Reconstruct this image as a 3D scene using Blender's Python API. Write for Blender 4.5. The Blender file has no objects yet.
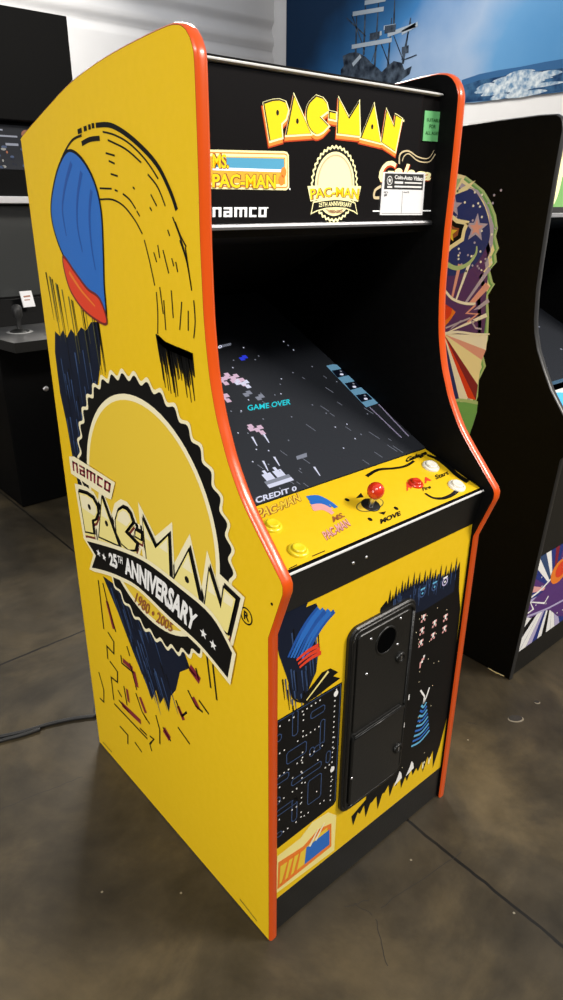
import bpy, bmesh, math, random
from mathutils import Vector, Matrix
from mathutils.geometry import tessellate_polygon
random.seed(7)
SC = bpy.context.scene
COL = SC.collection

# ------------------------------------------------------------------ camera, world, lights, exposure
cam_data = bpy.data.cameras.new('camera'); cam = bpy.data.objects.new('camera', cam_data); COL.objects.link(cam)
_r, _u, _f = [[0.755318, -0.655331, 0.006067], [0.259379, 0.30743, 0.915538], [0.601845, 0.689948, -0.402187]]
cam.matrix_world = Matrix(((_r[0], _u[0], -_f[0], [-0.62309, -0.74645, 1.47455][0]), (_r[1], _u[1], -_f[1], [-0.62309, -0.74645, 1.47455][1]),
                           (_r[2], _u[2], -_f[2], [-0.62309, -0.74645, 1.47455][2]), (0, 0, 0, 1)))
cam_data.sensor_fit = 'VERTICAL'; cam_data.sensor_height = 24.0; cam_data.lens = 16.3728; cam_data.clip_start = .02
SC.camera = cam
SC.view_settings.view_transform = 'Standard'; SC.view_settings.look = 'None'
SC.view_settings.gamma = 1.0; SC.view_settings.use_curve_mapping = False
SC.view_settings.exposure = -0.17
world = bpy.data.worlds.new('World'); SC.world = world; world.use_nodes = True
def world_nodes():
    nt = world.node_tree; bg = nt.nodes['Background']; L = nt.links.new
    tc = nt.nodes.new('ShaderNodeTexCoord'); sp = nt.nodes.new('ShaderNodeSeparateXYZ'); r = nt.nodes.new('ShaderNodeValToRGB')
    L(tc.outputs['Generated'], sp.inputs[0]); L(sp.outputs['Z'], r.inputs['Fac']); L(r.outputs['Color'], bg.inputs['Color'])
    e = r.color_ramp.elements; e[0].position = .05; e[0].color = (.10, .10, .11, 1); e[1].position = .55; e[1].color = (.95, .97, 1, 1)
    bg.inputs['Strength'].default_value = .48
world_nodes()

def area_light(name, loc, target, sx, sy, power, color=(1, 1, 1)):
    d = bpy.data.lights.new(name, 'AREA'); d.shape = 'RECTANGLE'; d.size = sx; d.size_y = sy; d.energy = power; d.color = color
    o = bpy.data.objects.new(name, d); COL.objects.link(o); o.location = loc
    o.rotation_euler = (Vector(target) - Vector(loc)).to_track_quat('-Z', 'Y').to_euler()
    return o
area_light('ceiling_light_back', (2.6, 3.6, 4.0), (.6, 1.0, 0), 1.4, .4, 230, (1, .94, .84))
area_light('ceiling_light_right', (2.6, -2.6, 3.6), (.4, 0, .7), 1.4, .5, 235, (1, .94, .86))
area_light('fill_light_left', (-3.2, -.2, 1.25), (0, .4, 1.0), 1.4, .9, 74, (1, .97, .92))  # added fill, kept low to brighten the yellow side and spare the floor
area_light('ceiling_light_front', (-1.5, -2.4, 4.0), (.2, .2, .9), 1.6, .5, 105, (1, .97, .93))
area_light('ceiling_light_far', (2.3, 3.0, 4.5), (3.0, 5.0, 2.6), 2.5, .4, 44, (1, 1, 1))

# ------------------------------------------------------------------ materials
def material(name, color, rough=.5, metal=0., spec=.5, emit=None, strength=1., coat=0.):
    m = bpy.data.materials.new(name); m.use_nodes = True
    b = m.node_tree.nodes['Principled BSDF']
    b.inputs['Base Color'].default_value = (*color, 1); b.inputs['Roughness'].default_value = rough
    b.inputs['Metallic'].default_value = metal; b.inputs['Specular IOR Level'].default_value = spec
    if coat: b.inputs['Coat Weight'].default_value = coat; b.inputs['Coat Roughness'].default_value = .12
    if emit: b.inputs['Emission Color'].default_value = (*emit, 1); b.inputs['Emission Strength'].default_value = strength
    return m
def noisy(m, scale, c0, c1, bump=0., detail=4., rough=None):
    nt = m.node_tree; b = nt.nodes['Principled BSDF']
    tc = nt.nodes.new('ShaderNodeTexCoord'); n = nt.nodes.new('ShaderNodeTexNoise'); r = nt.nodes.new('ShaderNodeValToRGB')
    n.inputs['Scale'].default_value = scale; n.inputs['Detail'].default_value = detail
    r.color_ramp.elements[0].position = .35; r.color_ramp.elements[1].position = .68
    r.color_ramp.elements[0].color = (*c0, 1); r.color_ramp.elements[1].color = (*c1, 1)
    nt.links.new(tc.outputs['Object'], n.inputs['Vector']); nt.links.new(n.outputs['Fac'], r.inputs['Fac'])
    nt.links.new(r.outputs['Color'], b.inputs['Base Color'])
    if bump:
        bp = nt.nodes.new('ShaderNodeBump'); bp.inputs['Strength'].default_value = bump; bp.inputs['Distance'].default_value = .002
        nt.links.new(n.outputs['Fac'], bp.inputs['Height']); nt.links.new(bp.outputs['Normal'], b.inputs['Normal'])
    if rough:
        mr = nt.nodes.new('ShaderNodeMapRange'); mr.inputs['To Min'].default_value = rough[0]; mr.inputs['To Max'].default_value = rough[1]
        nt.links.new(n.outputs['Fac'], mr.inputs['Value']); nt.links.new(mr.outputs['Result'], b.inputs['Roughness'])
    return m

YEL = noisy(material('yellow_vinyl', (.78, .50, .010), .42, spec=.3), 60, (.77, .495, .008), (.79, .51, .012))
GOLD = material('gold_print', (.78, .54, .04), .4)
PALE = material('pale_yellow_print', (.86, .74, .26), .4)
CREAM = material('cream_print', (.88, .80, .52), .4)
WHITE = material('white_print', (.86, .85, .82), .4)
BLACKP = material('black_print', (.004, .0038, .0035), .45, spec=.2)
NAVY = material('navy_print', (.006, .010, .024), .45, spec=.2)
STEEL = material('slate_blue_print', (.03, .065, .16), .4)
BLUE = material('blue_print', (.02, .14, .50), .4)
BLUE2 = material('deep_blue_print', (.012, .08, .34), .4)
SKY = material('light_blue_print', (.12, .42, .66), .4)
ORANGE = material('orange_print', (.80, .20, .02), .4)
RED = material('red_print', (.72, .05, .015), .4)
DARKRED = material('dark_red_print', (.16, .018, .012), .4)
MAROON = material('maroon_print', (.22, .012, .03), .4)
GREENP = material('green_print', (.16, .42, .14), .4)
LIME = material('pale_green_print', (.42, .58, .30), .4)
PURPLE = material('purple_print', (.09, .03, .17), .4)
LILAC = material('lilac_print', (.45, .40, .60), .4)
PINK = material('pink_print', (.75, .36, .34), .4)
BROWN = material('brown_print', (.30, .09, .03), .4)
OLIVE = material('olive_print', (.10, .10, .02), .4)
MOLD = material('orange_edge_plastic', (.64, .075, .004), .28, coat=.2)
BLACK = noisy(material('black_laminate', (.003, .003, .003),   .5, spec=.06), 90, (.0025, .0025, .0025), (.0035, .0035, .0035))
BLACKM = noisy(material('black_powder_coat', (.006, .006, .005), .36, spec=.45), 160, (.005, .005, .0045), (.008, .008, .007), .15)
MATTE = material('matte_black_paint', (.006, .006, .006), .7, spec=.2)
BLKEDGE = material('black_edge_plastic', (.02, .02, .02), .35)
CHROME = material('brushed_aluminium', (.78, .78, .80), .32, 1.)
GREYG = material('grey_screen_glass', (.045, .047, .046), .15, spec=.6)
LIPM = material('white_edge_strip', (.75, .74, .72), .35)
HOLE = material('dark_hole', (.002, .002, .002), .8, spec=0)
GLASSB = material('dark_monitor_glass', (.030, .033, .040), .12, spec=.8)
MARQ = material('black_marquee_glass', (.010, .009, .009), .10, spec=.5)
def lit(name, c, s=.35): return material(name, c, .15, emit=c, strength=s)
L_YEL = lit('backlit_yellow', (.90, .64, .02), .28); L_CREAM = lit('backlit_cream', (.95, .88, .45), .38)
L_OR = lit('backlit_orange', (.80, .28, .05), .25); L_GOLD = lit('backlit_gold', (.80, .42, .05), .3)
L_BLUE = lit('backlit_blue', (.10, .36, .55), .25); L_WHITE = lit('backlit_white', (.9, .9, .88), .5)
L_RED = lit('backlit_red', (.5, .06, .02), .25); L_GREEN = lit('backlit_green', (.16, .36, .10), .4); L_TAN = lit('backlit_tan', (.6, .48, .28), .3)
P_CYAN = material('screen_cyan', (0, 0, 0), .3, emit=(.03, .75, .85), strength=1.0)
P_WHITE = material('screen_white', (0, 0, 0), .3, emit=(.8, .82, 1), strength=1.0)
P_GREY = material('screen_grey', (0, 0, 0), .3, emit=(.35, .37, .45), strength=.8)
P_BLUE = material('screen_blue', (0, 0, 0), .3, emit=(.03, .05, .7), strength=1.0)
P_PINK = material('screen_pink', (0, 0, 0), .3, emit=(.8, .55, .7), strength=1.0)
CARDB = material('screen_light_blue', (.16, .36, .52), .4, emit=(.16, .38, .58), strength=.35)
P_SKY = material('glow_panel_blue', (.1, .45, .8), .3, emit=(.08, .45, .85), strength=.6)  # glow put into the control panel print; the panel is no lamp
LILACG = material('pale_grey_plastic', (.30, .30, .29), .5)
RUBBER = material('black_rubber', (.012, .012, .012), .5)
B_YEL = material('yellow_button_plastic', (.86, .66, .02), .22, coat=.5)
B_WHITE = material('white_button_plastic', (.82, .80, .70), .22, coat=.5)
B_RED = material('red_ball_plastic', (.62, .03, .008), .18, coat=.6)
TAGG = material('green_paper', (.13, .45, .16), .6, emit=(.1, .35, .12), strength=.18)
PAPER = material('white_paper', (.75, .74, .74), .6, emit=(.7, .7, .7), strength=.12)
INKG = material('dark_green_ink', (.01, .10, .015), .6)
INK = material('black_ink', (.012, .011, .012), .5)

# ------------------------------------------------------------------ mesh helpers
class MB:
    """collects shapes in one bmesh with several materials"""
    def __init__(s): s.bm = bmesh.new(); s.mats = []
    def mi(s, m):
        if m not in s.mats: s.mats.append(m)
        return s.mats.index(m)
    def face(s, pts, m):
        try: f = s.bm.faces.new([s.bm.verts.new(p) for p in pts])
        except ValueError: return
        f.material_index = s.mi(m); return f
    def add(s, bm2, m, mat=None, smooth=False):
        if mat is not None: bmesh.ops.transform(bm2, matrix=mat, verts=bm2.verts)
        k = s.mi(m); mp = {}
        for v in bm2.verts: mp[v] = s.bm.verts.new(v.co)
        for f in bm2.faces:
            g = s.bm.faces.new([mp[v] for v in f.verts]); g.material_index = k; g.smooth = smooth or f.smooth
        bm2.free()
    def box(s, x0, x1, y0, y1, z0, z1, m, bev=.0, seg=2, rot=None):
        b = bmesh.new(); bmesh.ops.create_cube(b, size=1)
        bmesh.ops.scale(b, vec=(x1-x0, y1-y0, z1-z0), verts=b.verts)
        if bev: bmesh.ops.bevel(b, geom=b.edges[:], offset=bev, segments=seg, profile=.5, affect='EDGES')
        M = Matrix.Translation(((x0+x1)/2, (y0+y1)/2, (z0+z1)/2))
        if rot is not None: M = M @ rot
        s.add(b, m, M)
    def prism(s, pts, x0, x1, m, m_side=None, bev=0.):
        """profile (y,z) extruded along X"""
        area = sum(pts[i][0]*pts[(i+1) % len(pts)][1]-pts[(i+1) % len(pts)][0]*pts[i][1] for i in range(len(pts)))
        if area < 0: pts = pts[::-1]
        tri = tessellate_polygon([[Vector((p[0], p[1], 0)) for p in pts]])
        A = [s.bm.verts.new((x0, p[0], p[1])) for p in pts]; B = [s.bm.verts.new((x1, p[0], p[1])) for p in pts]
        k = s.mi(m); ks = s.mi(m_side or m)
        for t in tri:
            for vs, want in ((A, -1), (B, 1)):
                try: f = s.bm.faces.new([vs[i] for i in t])
                except ValueError: continue
                f.normal_update()
                if f.normal.x*want < 0: f.normal_flip()
                f.material_index = k
        n = len(pts)
        for i in range(n):
            j = (i+1) % n
            f = s.bm.faces.new([A[j], A[i], B[i], B[j]]); f.material_index = ks
            f.normal_update()
    def lathe(s, prof, m, mat, n=32):
        """profile (r,h) turned about local Z"""
        b = bmesh.new(); rings = []
        for r, h in prof:
            rings.append([b.verts.new((r*math.cos(2*math.pi*i/n), r*math.sin(2*math.pi*i/n), h)) for i in range(n)] if r > 1e-6 else [b.verts.new((0, 0, h))])
        for a, c in zip(rings, rings[1:]):
            for i in range(n):
                j = (i+1) % n
                if len(a) == 1 and len(c) == 1: continue
                if len(a) == 1: f = b.faces.new([a[0], c[i], c[j]])
                elif len(c) == 1: f = b.faces.new([a[i], a[j], c[0]])
                else: f = b.faces.new([a[i], a[j], c[j], c[i]])
                f.smooth = True
        bmesh.ops.recalc_face_normals(b, faces=b.faces[:])
        s.add(b, m, mat)
    def tube(s, path, r, m, n=10):
        path = [Vector(p) for p in path]; rings = []
        for i, p in enumerate(path):
            t = (path[min(i+1, len(path)-1)] - path[max(i-1, 0)]).normalized()
            a = t.cross(Vector((0, 0, 1))) if abs(t.z) < .95 else t.cross(Vector((1, 0, 0)))
            a.normalize(); b = t.cross(a)
            rings.append([s.bm.verts.new(p + r*(a*math.cos(2*math.pi*k/n)+b*math.sin(2*math.pi*k/n))) for k in range(n)])
        k0 = s.mi(m)
        for A, B in zip(rings, rings[1:]):
            for k in range(n):
                f = s.bm.faces.new([A[k], A[(k+1) % n], B[(k+1) % n], B[k]]); f.material_index = k0; f.smooth = True
        for A in (rings[0], rings[-1]):
            f = s.bm.faces.new(A); f.material_index = k0
    def build(s, name, parent=None, fix=False):
        if fix: bmesh.ops.recalc_face_normals(s.bm, faces=s.bm.faces[:])
        me = bpy.data.meshes.new(name); s.bm.to_mesh(me); s.bm.free()
        for m in s.mats: me.materials.append(m)
        o = bpy.data.objects.new(name, me); COL.objects.link(o)
        if parent is not None:
            o.parent = parent; o.matrix_parent_inverse = Matrix.Translation(-parent.location)
        return o
def empty(name, loc, label, cat, group=None):
    o = bpy.data.objects.new(name, None); COL.objects.link(o); o.location = loc; o.empty_display_size = .1
    return tag(o, label, cat, group)
def tag(o, label, cat, group=None):
    o['label'] = label; o['category'] = cat
    if group: o['group'] = group
    return o

def smooth(pts, n=6, closed=False):
    """Catmull-Rom through the points"""
    P = [Vector(p) for p in pts]; out = []; N = len(P)
    rng = range(N if closed else N-1)
    for i in rng:
        if closed: a, b, c, d = P[(i-1) % N], P[i], P[(i+1) % N], P[(i+2) % N]
        else: a, b, c, d = P[max(i-1, 0)], P[i], P[i+1], P[min(i+2, N-1)]
        for k in range(n):
            t = k/n
            out.append(.5*((2*b)+(c-a)*t+(2*a-5*b+4*c-d)*t*t+(3*b-a-3*c+d)*t**3))
    if not closed: out.append(P[-1])
    return [tuple(p) for p in out]
def along(poly, t):
    """point at fraction t of a polyline by length"""
    L = [0.]
    for a, b in zip(poly, poly[1:]): L.append(L[-1]+math.dist(a, b))
    s = max(0., min(1., t))*L[-1]
    for i in range(len(poly)-1):
        if s <= L[i+1] or i == len(poly)-2:
            k = (s-L[i])/max(L[i+1]-L[i], 1e-9); a, b = poly[i], poly[i+1]
            return (a[0]+(b[0]-a[0])*k, a[1]+(b[1]-a[1])*k)
def grow(pts, d):
    """polygon pushed outwards by d with limited mitres"""
    A = sum(pts[i][0]*pts[(i+1) % len(pts)][1]-pts[(i+1) % len(pts)][0]*pts[i][1] for i in range(len(pts)))
    sg = 1 if A > 0 else -1; out = []; n = len(pts)
    for i in range(n):
        p0, p, p1 = Vector(pts[i-1]), Vector(pts[i]), Vector(pts[(i+1) % n])
        e0 = (p-p0).normalized(); e1 = (p1-p).normalized()
        n0 = Vector((e0.y, -e0.x))*sg; n1 = Vector((e1.y, -e1.x))*sg
        b = n0+n1
        if b.length < 1e-4: b = n0
        b.normalize(); k = d/max(b.dot(n0), .5)
        out.append(tuple(p+b*k))
    return out
def shift(pts, dx, dy): return [(p[0]+dx, p[1]+dy) for p in pts]
_glyphs = {}
def glyphs(txt, bold=.0, shear=0.):
    key = (txt, bold, shear)
    if key not in _glyphs:
        c = bpy.data.curves.new('lettering', 'FONT'); c.body = txt; c.fill_mode = 'FRONT'; c.offset = bold; c.resolution_u = 3; c.shear = shear
        o = bpy.data.objects.new('lettering', c); COL.objects.link(o)
        dg = bpy.context.evaluated_depsgraph_get(); me = bpy.data.meshes.new_from_object(o.evaluated_get(dg))
        V = [(v.co.x, v.co.y) for v in me.vertices]; F = [tuple(p.vertices) for p in me.polygons]
        bpy.data.objects.remove(o); bpy.data.curves.remove(c); bpy.data.meshes.remove(me)
        x0 = min(v[0] for v in V); x1 = max(v[0] for v in V); y0 = min(v[1] for v in V); y1 = max(v[1] for v in V)
        _glyphs[key] = ([((x-x0)/(x1-x0), (y-y0)/(y1-y0)) for x, y in V], F)
    return _glyphs[key]
LAY = .00022
class Art:
    """flat print on one plane of an MB: origin o, axes u and v, outward normal n, one thin layer above the other"""
    def __init__(s, mb, o, u, v, n, base=1): s.mb, s.o, s.u, s.v, s.n, s.base = mb, Vector(o), Vector(u), Vector(v), Vector(n), base
    def P(s, p, lay): return s.o+s.u*p[0]+s.v*p[1]+s.n*(LAY*(lay+s.base))
    def tris(s, pts, faces, m, lay):
        vs = [s.mb.bm.verts.new(s.P(p, lay)) for p in pts]; k = s.mb.mi(m)
        for f in faces:
            if len(set(f)) < 3: continue
            try: g = s.mb.bm.faces.new([vs[i] for i in f])
            except ValueError: continue
            g.normal_update()
            if g.normal.dot(s.n) < 0: g.normal_flip()
            g.material_index = k
    def poly(s, pts, m, lay=1, holes=()):
        loops = [list(pts)]+[list(h) for h in holes]
        t = tessellate_polygon([[Vector((p[0], p[1], 0)) for p in l] for l in loops])
        s.tris([p for l in loops for p in l], t, m, lay)
    def line(s, pts, w, m, lay=1, closed=False, w1=None, caps=True):
        P = [Vector(p) for p in pts]; n = len(P)
        if closed: P.append(P[0]); n += 1
        L, R = [], []
        for i in range(n):
            d0 = (P[i]-P[i-1]) if i else (P[0]-P[-2] if closed else P[1]-P[0])
            d1 = (P[i+1]-P[i]) if i < n-1 else (P[1]-P[0] if closed else P[i]-P[i-1])
            d0 = d0.normalized(); d1 = d1.normalized(); b = d0+d1
            if b.length < 1e-4: b = d1
            b.normalize(); q = Vector((-b.y, b.x)); k = 1/max(q.dot(Vector((-d1.y, d1.x))), .55)
            ww = w if w1 is None else w+(w1-w)*i/(n-1)
            L.append(P[i]+q*ww/2*k); R.append(P[i]-q*ww/2*k)
        s.tris([tuple(p) for p in L+R], [(i, i+1, n+i+1, n+i) for i in range(n-1)], m, lay)
    def disc(s, c, rx, ry, m, lay=1, n=24, rot=0.):
        pts = [(c[0]+rx*math.cos(a)*math.cos(rot)-ry*math.sin(a)*math.sin(rot), c[1]+rx*math.cos(a)*math.sin(rot)+ry*math.sin(a)*math.cos(rot)) for a in (2*math.pi*i/n for i in range(n))]
        s.poly(pts, m, lay)
    def ring(s, c, r0, r1, m, lay=1, n=48):
        s.line([(c[0]+(r0+r1)/2*math.cos(2*math.pi*i/n), c[1]+(r0+r1)/2*math.sin(2*math.pi*i/n)) for i in range(n)], r1-r0, m, lay, True)
    def star(s, c, r, m, lay=1, ux=(1, 0), n=5, k=.42):
        U = Vector(ux).normalized(); V = Vector((-U.y, U.x)); pts = []
        for i in range(2*n):
            a = math.pi/2+math.pi*i/n; q = Vector(c)+(U*math.cos(a)+V*math.sin(a))*(r if i % 2 == 0 else r*k); pts.append(tuple(q))
        s.poly(pts, m, lay)
    def text(s, t, bottom, top, m, lay=1, bold=.0, t0=0., t1=1., v0=0., v1=1., shear=0.):
        V, F = glyphs(t, bold, shear); out = []
        for x, y in V:
            q = t0+(t1-t0)*x; w = v0+(v1-v0)*y
            a = along(bottom, q); b = along(top, q); out.append((a[0]+(b[0]-a[0])*w, a[1]+(b[1]-a[1])*w))
        s.tris(out, F, m, lay)
    def strokes(s, rects, bottom, top, m, lay=1):
        for x0, y0, x1, y1 in rects:
            pts = []
            for x, y in ((x0, y0), (x1, y0), (x1, y1), (x0, y1)):
                a = along(bottom, x); b = along(top, x); pts.append((a[0]+(b[0]-a[0])*y, a[1]+(b[1]-a[1])*y))
            s.poly(pts, m, lay)
def namco_rects():
    R = []; w = .17; g = .045; h = .26; k = .052; x = 0
    def col(x): R.append((x, 0, x+k, 1))
    def bar(x0, x1, y): R.append((x0, y, x1, y+h*.8))
    T = 1-h*.8
    col(x); bar(x, x+w, T); col(x+w-k); x += w+g                                     # n
    bar(x, x+w, T); col(x+w-k); bar(x, x+w, 0); bar(x, x+w, .41); R.append((x, 0, x+k, .5)); x += w+g   # a
    wm = .26; col(x); bar(x, x+wm, T); col(x+wm/2-k/2); col(x+wm-k); x += wm+g       # m
    col(x); bar(x, x+w*.9, T); bar(x, x+w*.9, 0); x += w*.9+g                        # c
    col(x); bar(x, x+w, T); bar(x, x+w, 0); col(x+w-k); x += w                       # o
    return [(a/x, b, c/x, d) for a, b, c, d in R]
NAMCO = namco_rects()

# ------------------------------------------------------------------ the setting
def structure(o): o['kind'] = 'structure'; return o
XR, YB = 4.26, 5.0
FLOORM = material('polished_concrete', (.2, .18, .15), .35, spec=.25)
def floor_nodes():
    nt = FLOORM.node_tree; b = nt.nodes['Principled BSDF']; L = nt.links.new
    tc = nt.nodes.new('ShaderNodeTexCoord')
    n1 = nt.nodes.new('ShaderNodeTexNoise'); n1.inputs['Scale'].default_value = 2.1; n1.inputs['Detail'].default_value = 7; n1.inputs['Roughness'].default_value = .62; n1.inputs['Distortion'].default_value = .5
    n2 = nt.nodes.new('ShaderNodeTexNoise'); n2.inputs['Scale'].default_value = 9; n2.inputs['Detail'].default_value = 8; n2.inputs['Roughness'].default_value = .6
    L(tc.outputs['Object'], n1.inputs['Vector']); L(tc.outputs['Object'], n2.inputs['Vector'])
    r1 = nt.nodes.new('ShaderNodeValToRGB'); e = r1.color_ramp.elements
    e[0].position = .30; e[0].color = (.019, .0165, .0125, 1); e[1].position = .74; e[1].color = (.125, .094, .050, 1)
    k = e.new(.5); k.color = (.054, .043, .027, 1)
    L(n1.outputs['Fac'], r1.inputs['Fac'])
    r2 = nt.nodes.new('ShaderNodeValToRGB'); r2.color_ramp.elements[0].position = .28; r2.color_ramp.elements[0].color = (.62, .62, .62, 1); r2.color_ramp.elements[1].position = .6; r2.color_ramp.elements[1].color = (1, 1, 1, 1)
    L(n2.outputs['Fac'], r2.inputs['Fac'])
    mx = nt.nodes.new('ShaderNodeMix'); mx.data_type = 'RGBA'; mx.blend_type = 'MULTIPLY'; mx.inputs[0].default_value = .8
    L(r1.outputs['Color'], mx.inputs[6]); L(r2.outputs['Color'], mx.inputs[7])
    sp = nt.nodes.new('ShaderNodeSeparateXYZ'); L(tc.outputs['Object'], sp.inputs[0])
    wob = nt.nodes.new('ShaderNodeTexNoise'); wob.inputs['Scale'].default_value = 14; L(tc.outputs['Object'], wob.inputs['Vector'])
    wm = nt.nodes.new('ShaderNodeMath'); wm.operation = 'MULTIPLY_ADD'; wm.inputs[1].default_value = .012; wm.inputs[2].default_value = -.006; L(wob.outputs['Fac'], wm.inputs[0])
    out = mx.outputs[2]
    for axis, at in (('X', .476), ('Y', 1.342)):
        a = nt.nodes.new('ShaderNodeMath'); a.operation = 'ADD'; L(sp.outputs[axis], a.inputs[0]); L(wm.outputs[0], a.inputs[1])
        c = nt.nodes.new('ShaderNodeMath'); c.operation = 'COMPARE'; c.inputs[1].default_value = at; c.inputs[2].default_value = .0042; L(a.outputs[0], c.inputs[0])
        m = nt.nodes.new('ShaderNodeMix'); m.data_type = 'RGBA'; m.inputs[7].default_value = (.010, .009, .008, 1); L(c.outputs[0], m.inputs[0]); L(out, m.inputs[6]); out = m.outputs[2]
    L(out, b.inputs['Base Color'])
    mr = nt.nodes.new('ShaderNodeMapRange'); mr.inputs['To Min'].default_value = .28; mr.inputs['To Max'].default_value = .52; L(n2.outputs['Fac'], mr.inputs['Value']); L(mr.outputs['Result'], b.inputs['Roughness'])
    bp = nt.nodes.new('ShaderNodeBump'); bp.inputs['Strength'].default_value = .12; bp.inputs['Distance'].default_value = .004; L(n2.outputs['Fac'], bp.inputs['Height']); L(bp.outputs['Normal'], b.inputs['Normal'])
floor_nodes()
mb = MB(); mb.box(-5, XR+.2, -5, YB+.2, -.1, 0, FLOORM)
CRACK = material('crack_dark', (.012, .010, .008), .6); CHIP = material('chipped_concrete', (.03, .027, .022), .25); CHIPL = material('chip_edge', (.22, .19, .14), .5)
A = Art(mb, (0, 0, 0), (1, 0, 0), (0, 1, 0), (0, 0, 1), 1)
for p in ([(0.2142,-0.1155),(0.1901,-0.1546),(0.153,-0.2013)], [(0.2406,-0.107),(0.3655,-0.1222),(0.5007,-0.1419)], [(-0.3135,0.728),(-0.2366,0.7183),(-0.1593,0.7016),(-0.0991,0.6921)], [(0.1836,-0.0516),(0.2062,-0.0647),(0.2378,-0.079)], [(0.9029,0.1227),(0.9213,0.0954)], [(0.2027,-0.0649),(0.2143,-0.1064)]):
    q = smooth(p, 5); q = [(a[0]+random.uniform(-.003, .003), a[1]+random.uniform(-.003, .003)) for a in q]; A.line(q, .0016, CRACK, 0)
for c, a, b in (([(1.03,0.0312)][0], .022, .013), ([(1.151,0.028)][0], .008, .006)):
    A.disc(c, a*1.15, b*1.15, CHIPL, 0, 20, -.6); A.disc((c[0]+.002, c[1]+.003), a, b, CHIP, 1, 20, -.6)
for c in [(-0.0825,0.2192),(-0.2202,0.341),(0.3915,-0.0738),(0.4619,-0.3131),(0.8402,0.0752)]: A.disc(c, .003, .003, CHIPL, 0, 8)
structure(mb.build('floor'))
WALLM = noisy(material('painted_wall', (.60, .60, .61), .8, spec=.2), 3, (.58, .58, .59), (.62, .62, .63), .1)
def wall_back():
    mb = MB(); pts = [(YB+.2, 0), (YB, 0)]
    def dent(z, half, depth):
        for i in range(25):
            t = -1+2*i/24; pts.append((YB+depth*(.5+.5*math.cos(math.pi*t)), z+half*t))
    dent(2.745, .075, .026); dent(2.915, .085, .034); pts.extend([(YB, 4.2), (YB+.2, 4.2)])
    mb.prism(pts, -5, XR, WALLM, WALLM); [setattr(f, 'smooth', True) for f in mb.bm.faces if len(f.verts) == 4]; o = mb.build('wall_back', fix=True); structure(o)
wall_back()
mb = MB(); mb.box(XR, XR+.2, -1.5, YB+.2, 0, 4.2, WALLM); structure(mb.build('wall_right'))
mb = MB(); mb.box(-5, XR, YB-.015, YB, 0, .1, BLACK); structure(mb.build('baseboard_back'))

# printed sea banner on the right wall
BANM = material('sea_print', (.1, .25, .5), .55, spec=.06)
def banner_nodes():
    nt = BANM.node_tree; b = nt.nodes['Principled BSDF']; L = nt.links.new
    tc = nt.nodes.new('ShaderNodeTexCoord'); sp = nt.nodes.new('ShaderNodeSeparateXYZ'); L(tc.outputs['Object'], sp.inputs[0])
    mr = nt.nodes.new('ShaderNodeMapRange'); mr.inputs['From Min'].default_value = 4.85; mr.inputs['From Max'].default_value = 1.6; L(sp.outputs['Y'], mr.inputs['Value'])
    n = nt.nodes.new('ShaderNodeTexNoise'); n.inputs['Scale'].default_value = 1.6; n.inputs['Detail'].default_value = 5; L(tc.outputs['Object'], n.inputs['Vector'])
    a = nt.nodes.new('ShaderNodeMath'); a.operation = 'MULTIPLY_ADD'; a.inputs[1].default_value = .34; a.inputs[2].default_value = -.17; L(n.outputs['Fac'], a.inputs[0])
    zz = nt.nodes.new('ShaderNodeMapRange'); zz.inputs['From Min'].default_value = 2.5; zz.inputs['From Max'].default_value = 3.0; zz.inputs['To Max'].default_value = -.20; L(sp.outputs['Z'], zz.inputs['Value'])
    s1 = nt.nodes.new('ShaderNodeMath'); L(mr.outputs['Result'], s1.inputs[0]); L(a.outputs[0], s1.inputs[1])
    s2 = nt.nodes.new('ShaderNodeMath'); L(s1.outputs[0], s2.inputs[0]); L(zz.outputs['Result'], s2.inputs[1])
    r = nt.nodes.new('ShaderNodeValToRGB'); e = r.color_ramp.elements
    e[0].position = 0; e[0].color = (.007, .022, .055, 1); e[1].position = 1; e[1].color = (.035, .16, .36, 1)
    for p, c in ((.14, (.011, .055, .145, 1)), (.36, (.03, .125, .30, 1)), (.58, (.22, .30, .43, 1)), (.72, (.085, .22, .41, 1))):
        k = e.new(p); k.color = c
    L(s2.outputs[0], r.inputs['Fac']); L(r.outputs['Color'], b.inputs['Base Color'])
banner_nodes()
SEA = noisy(material('sea_wave_print', (.05, .15, .3), .55, spec=.06), 14, (.006, .025, .075), (.035, .10, .20), 0, 8)
SEAD = material('far_coast_print', (.025, .085, .20), .55, spec=.06)
SHIP = noisy(material('ship_print', (.006, .010, .018), .55, spec=.06), 16, (.005, .008, .015), (.05, .07, .10), 0, 8); SHIPL = material('ship_light_print', (.22, .27, .33), .55)
FOAM = noisy(material('foam_print', (.6, .65, .68), .55), 30, (.06, .15, .27), (.50, .55, .58), 0, 8)
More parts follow.
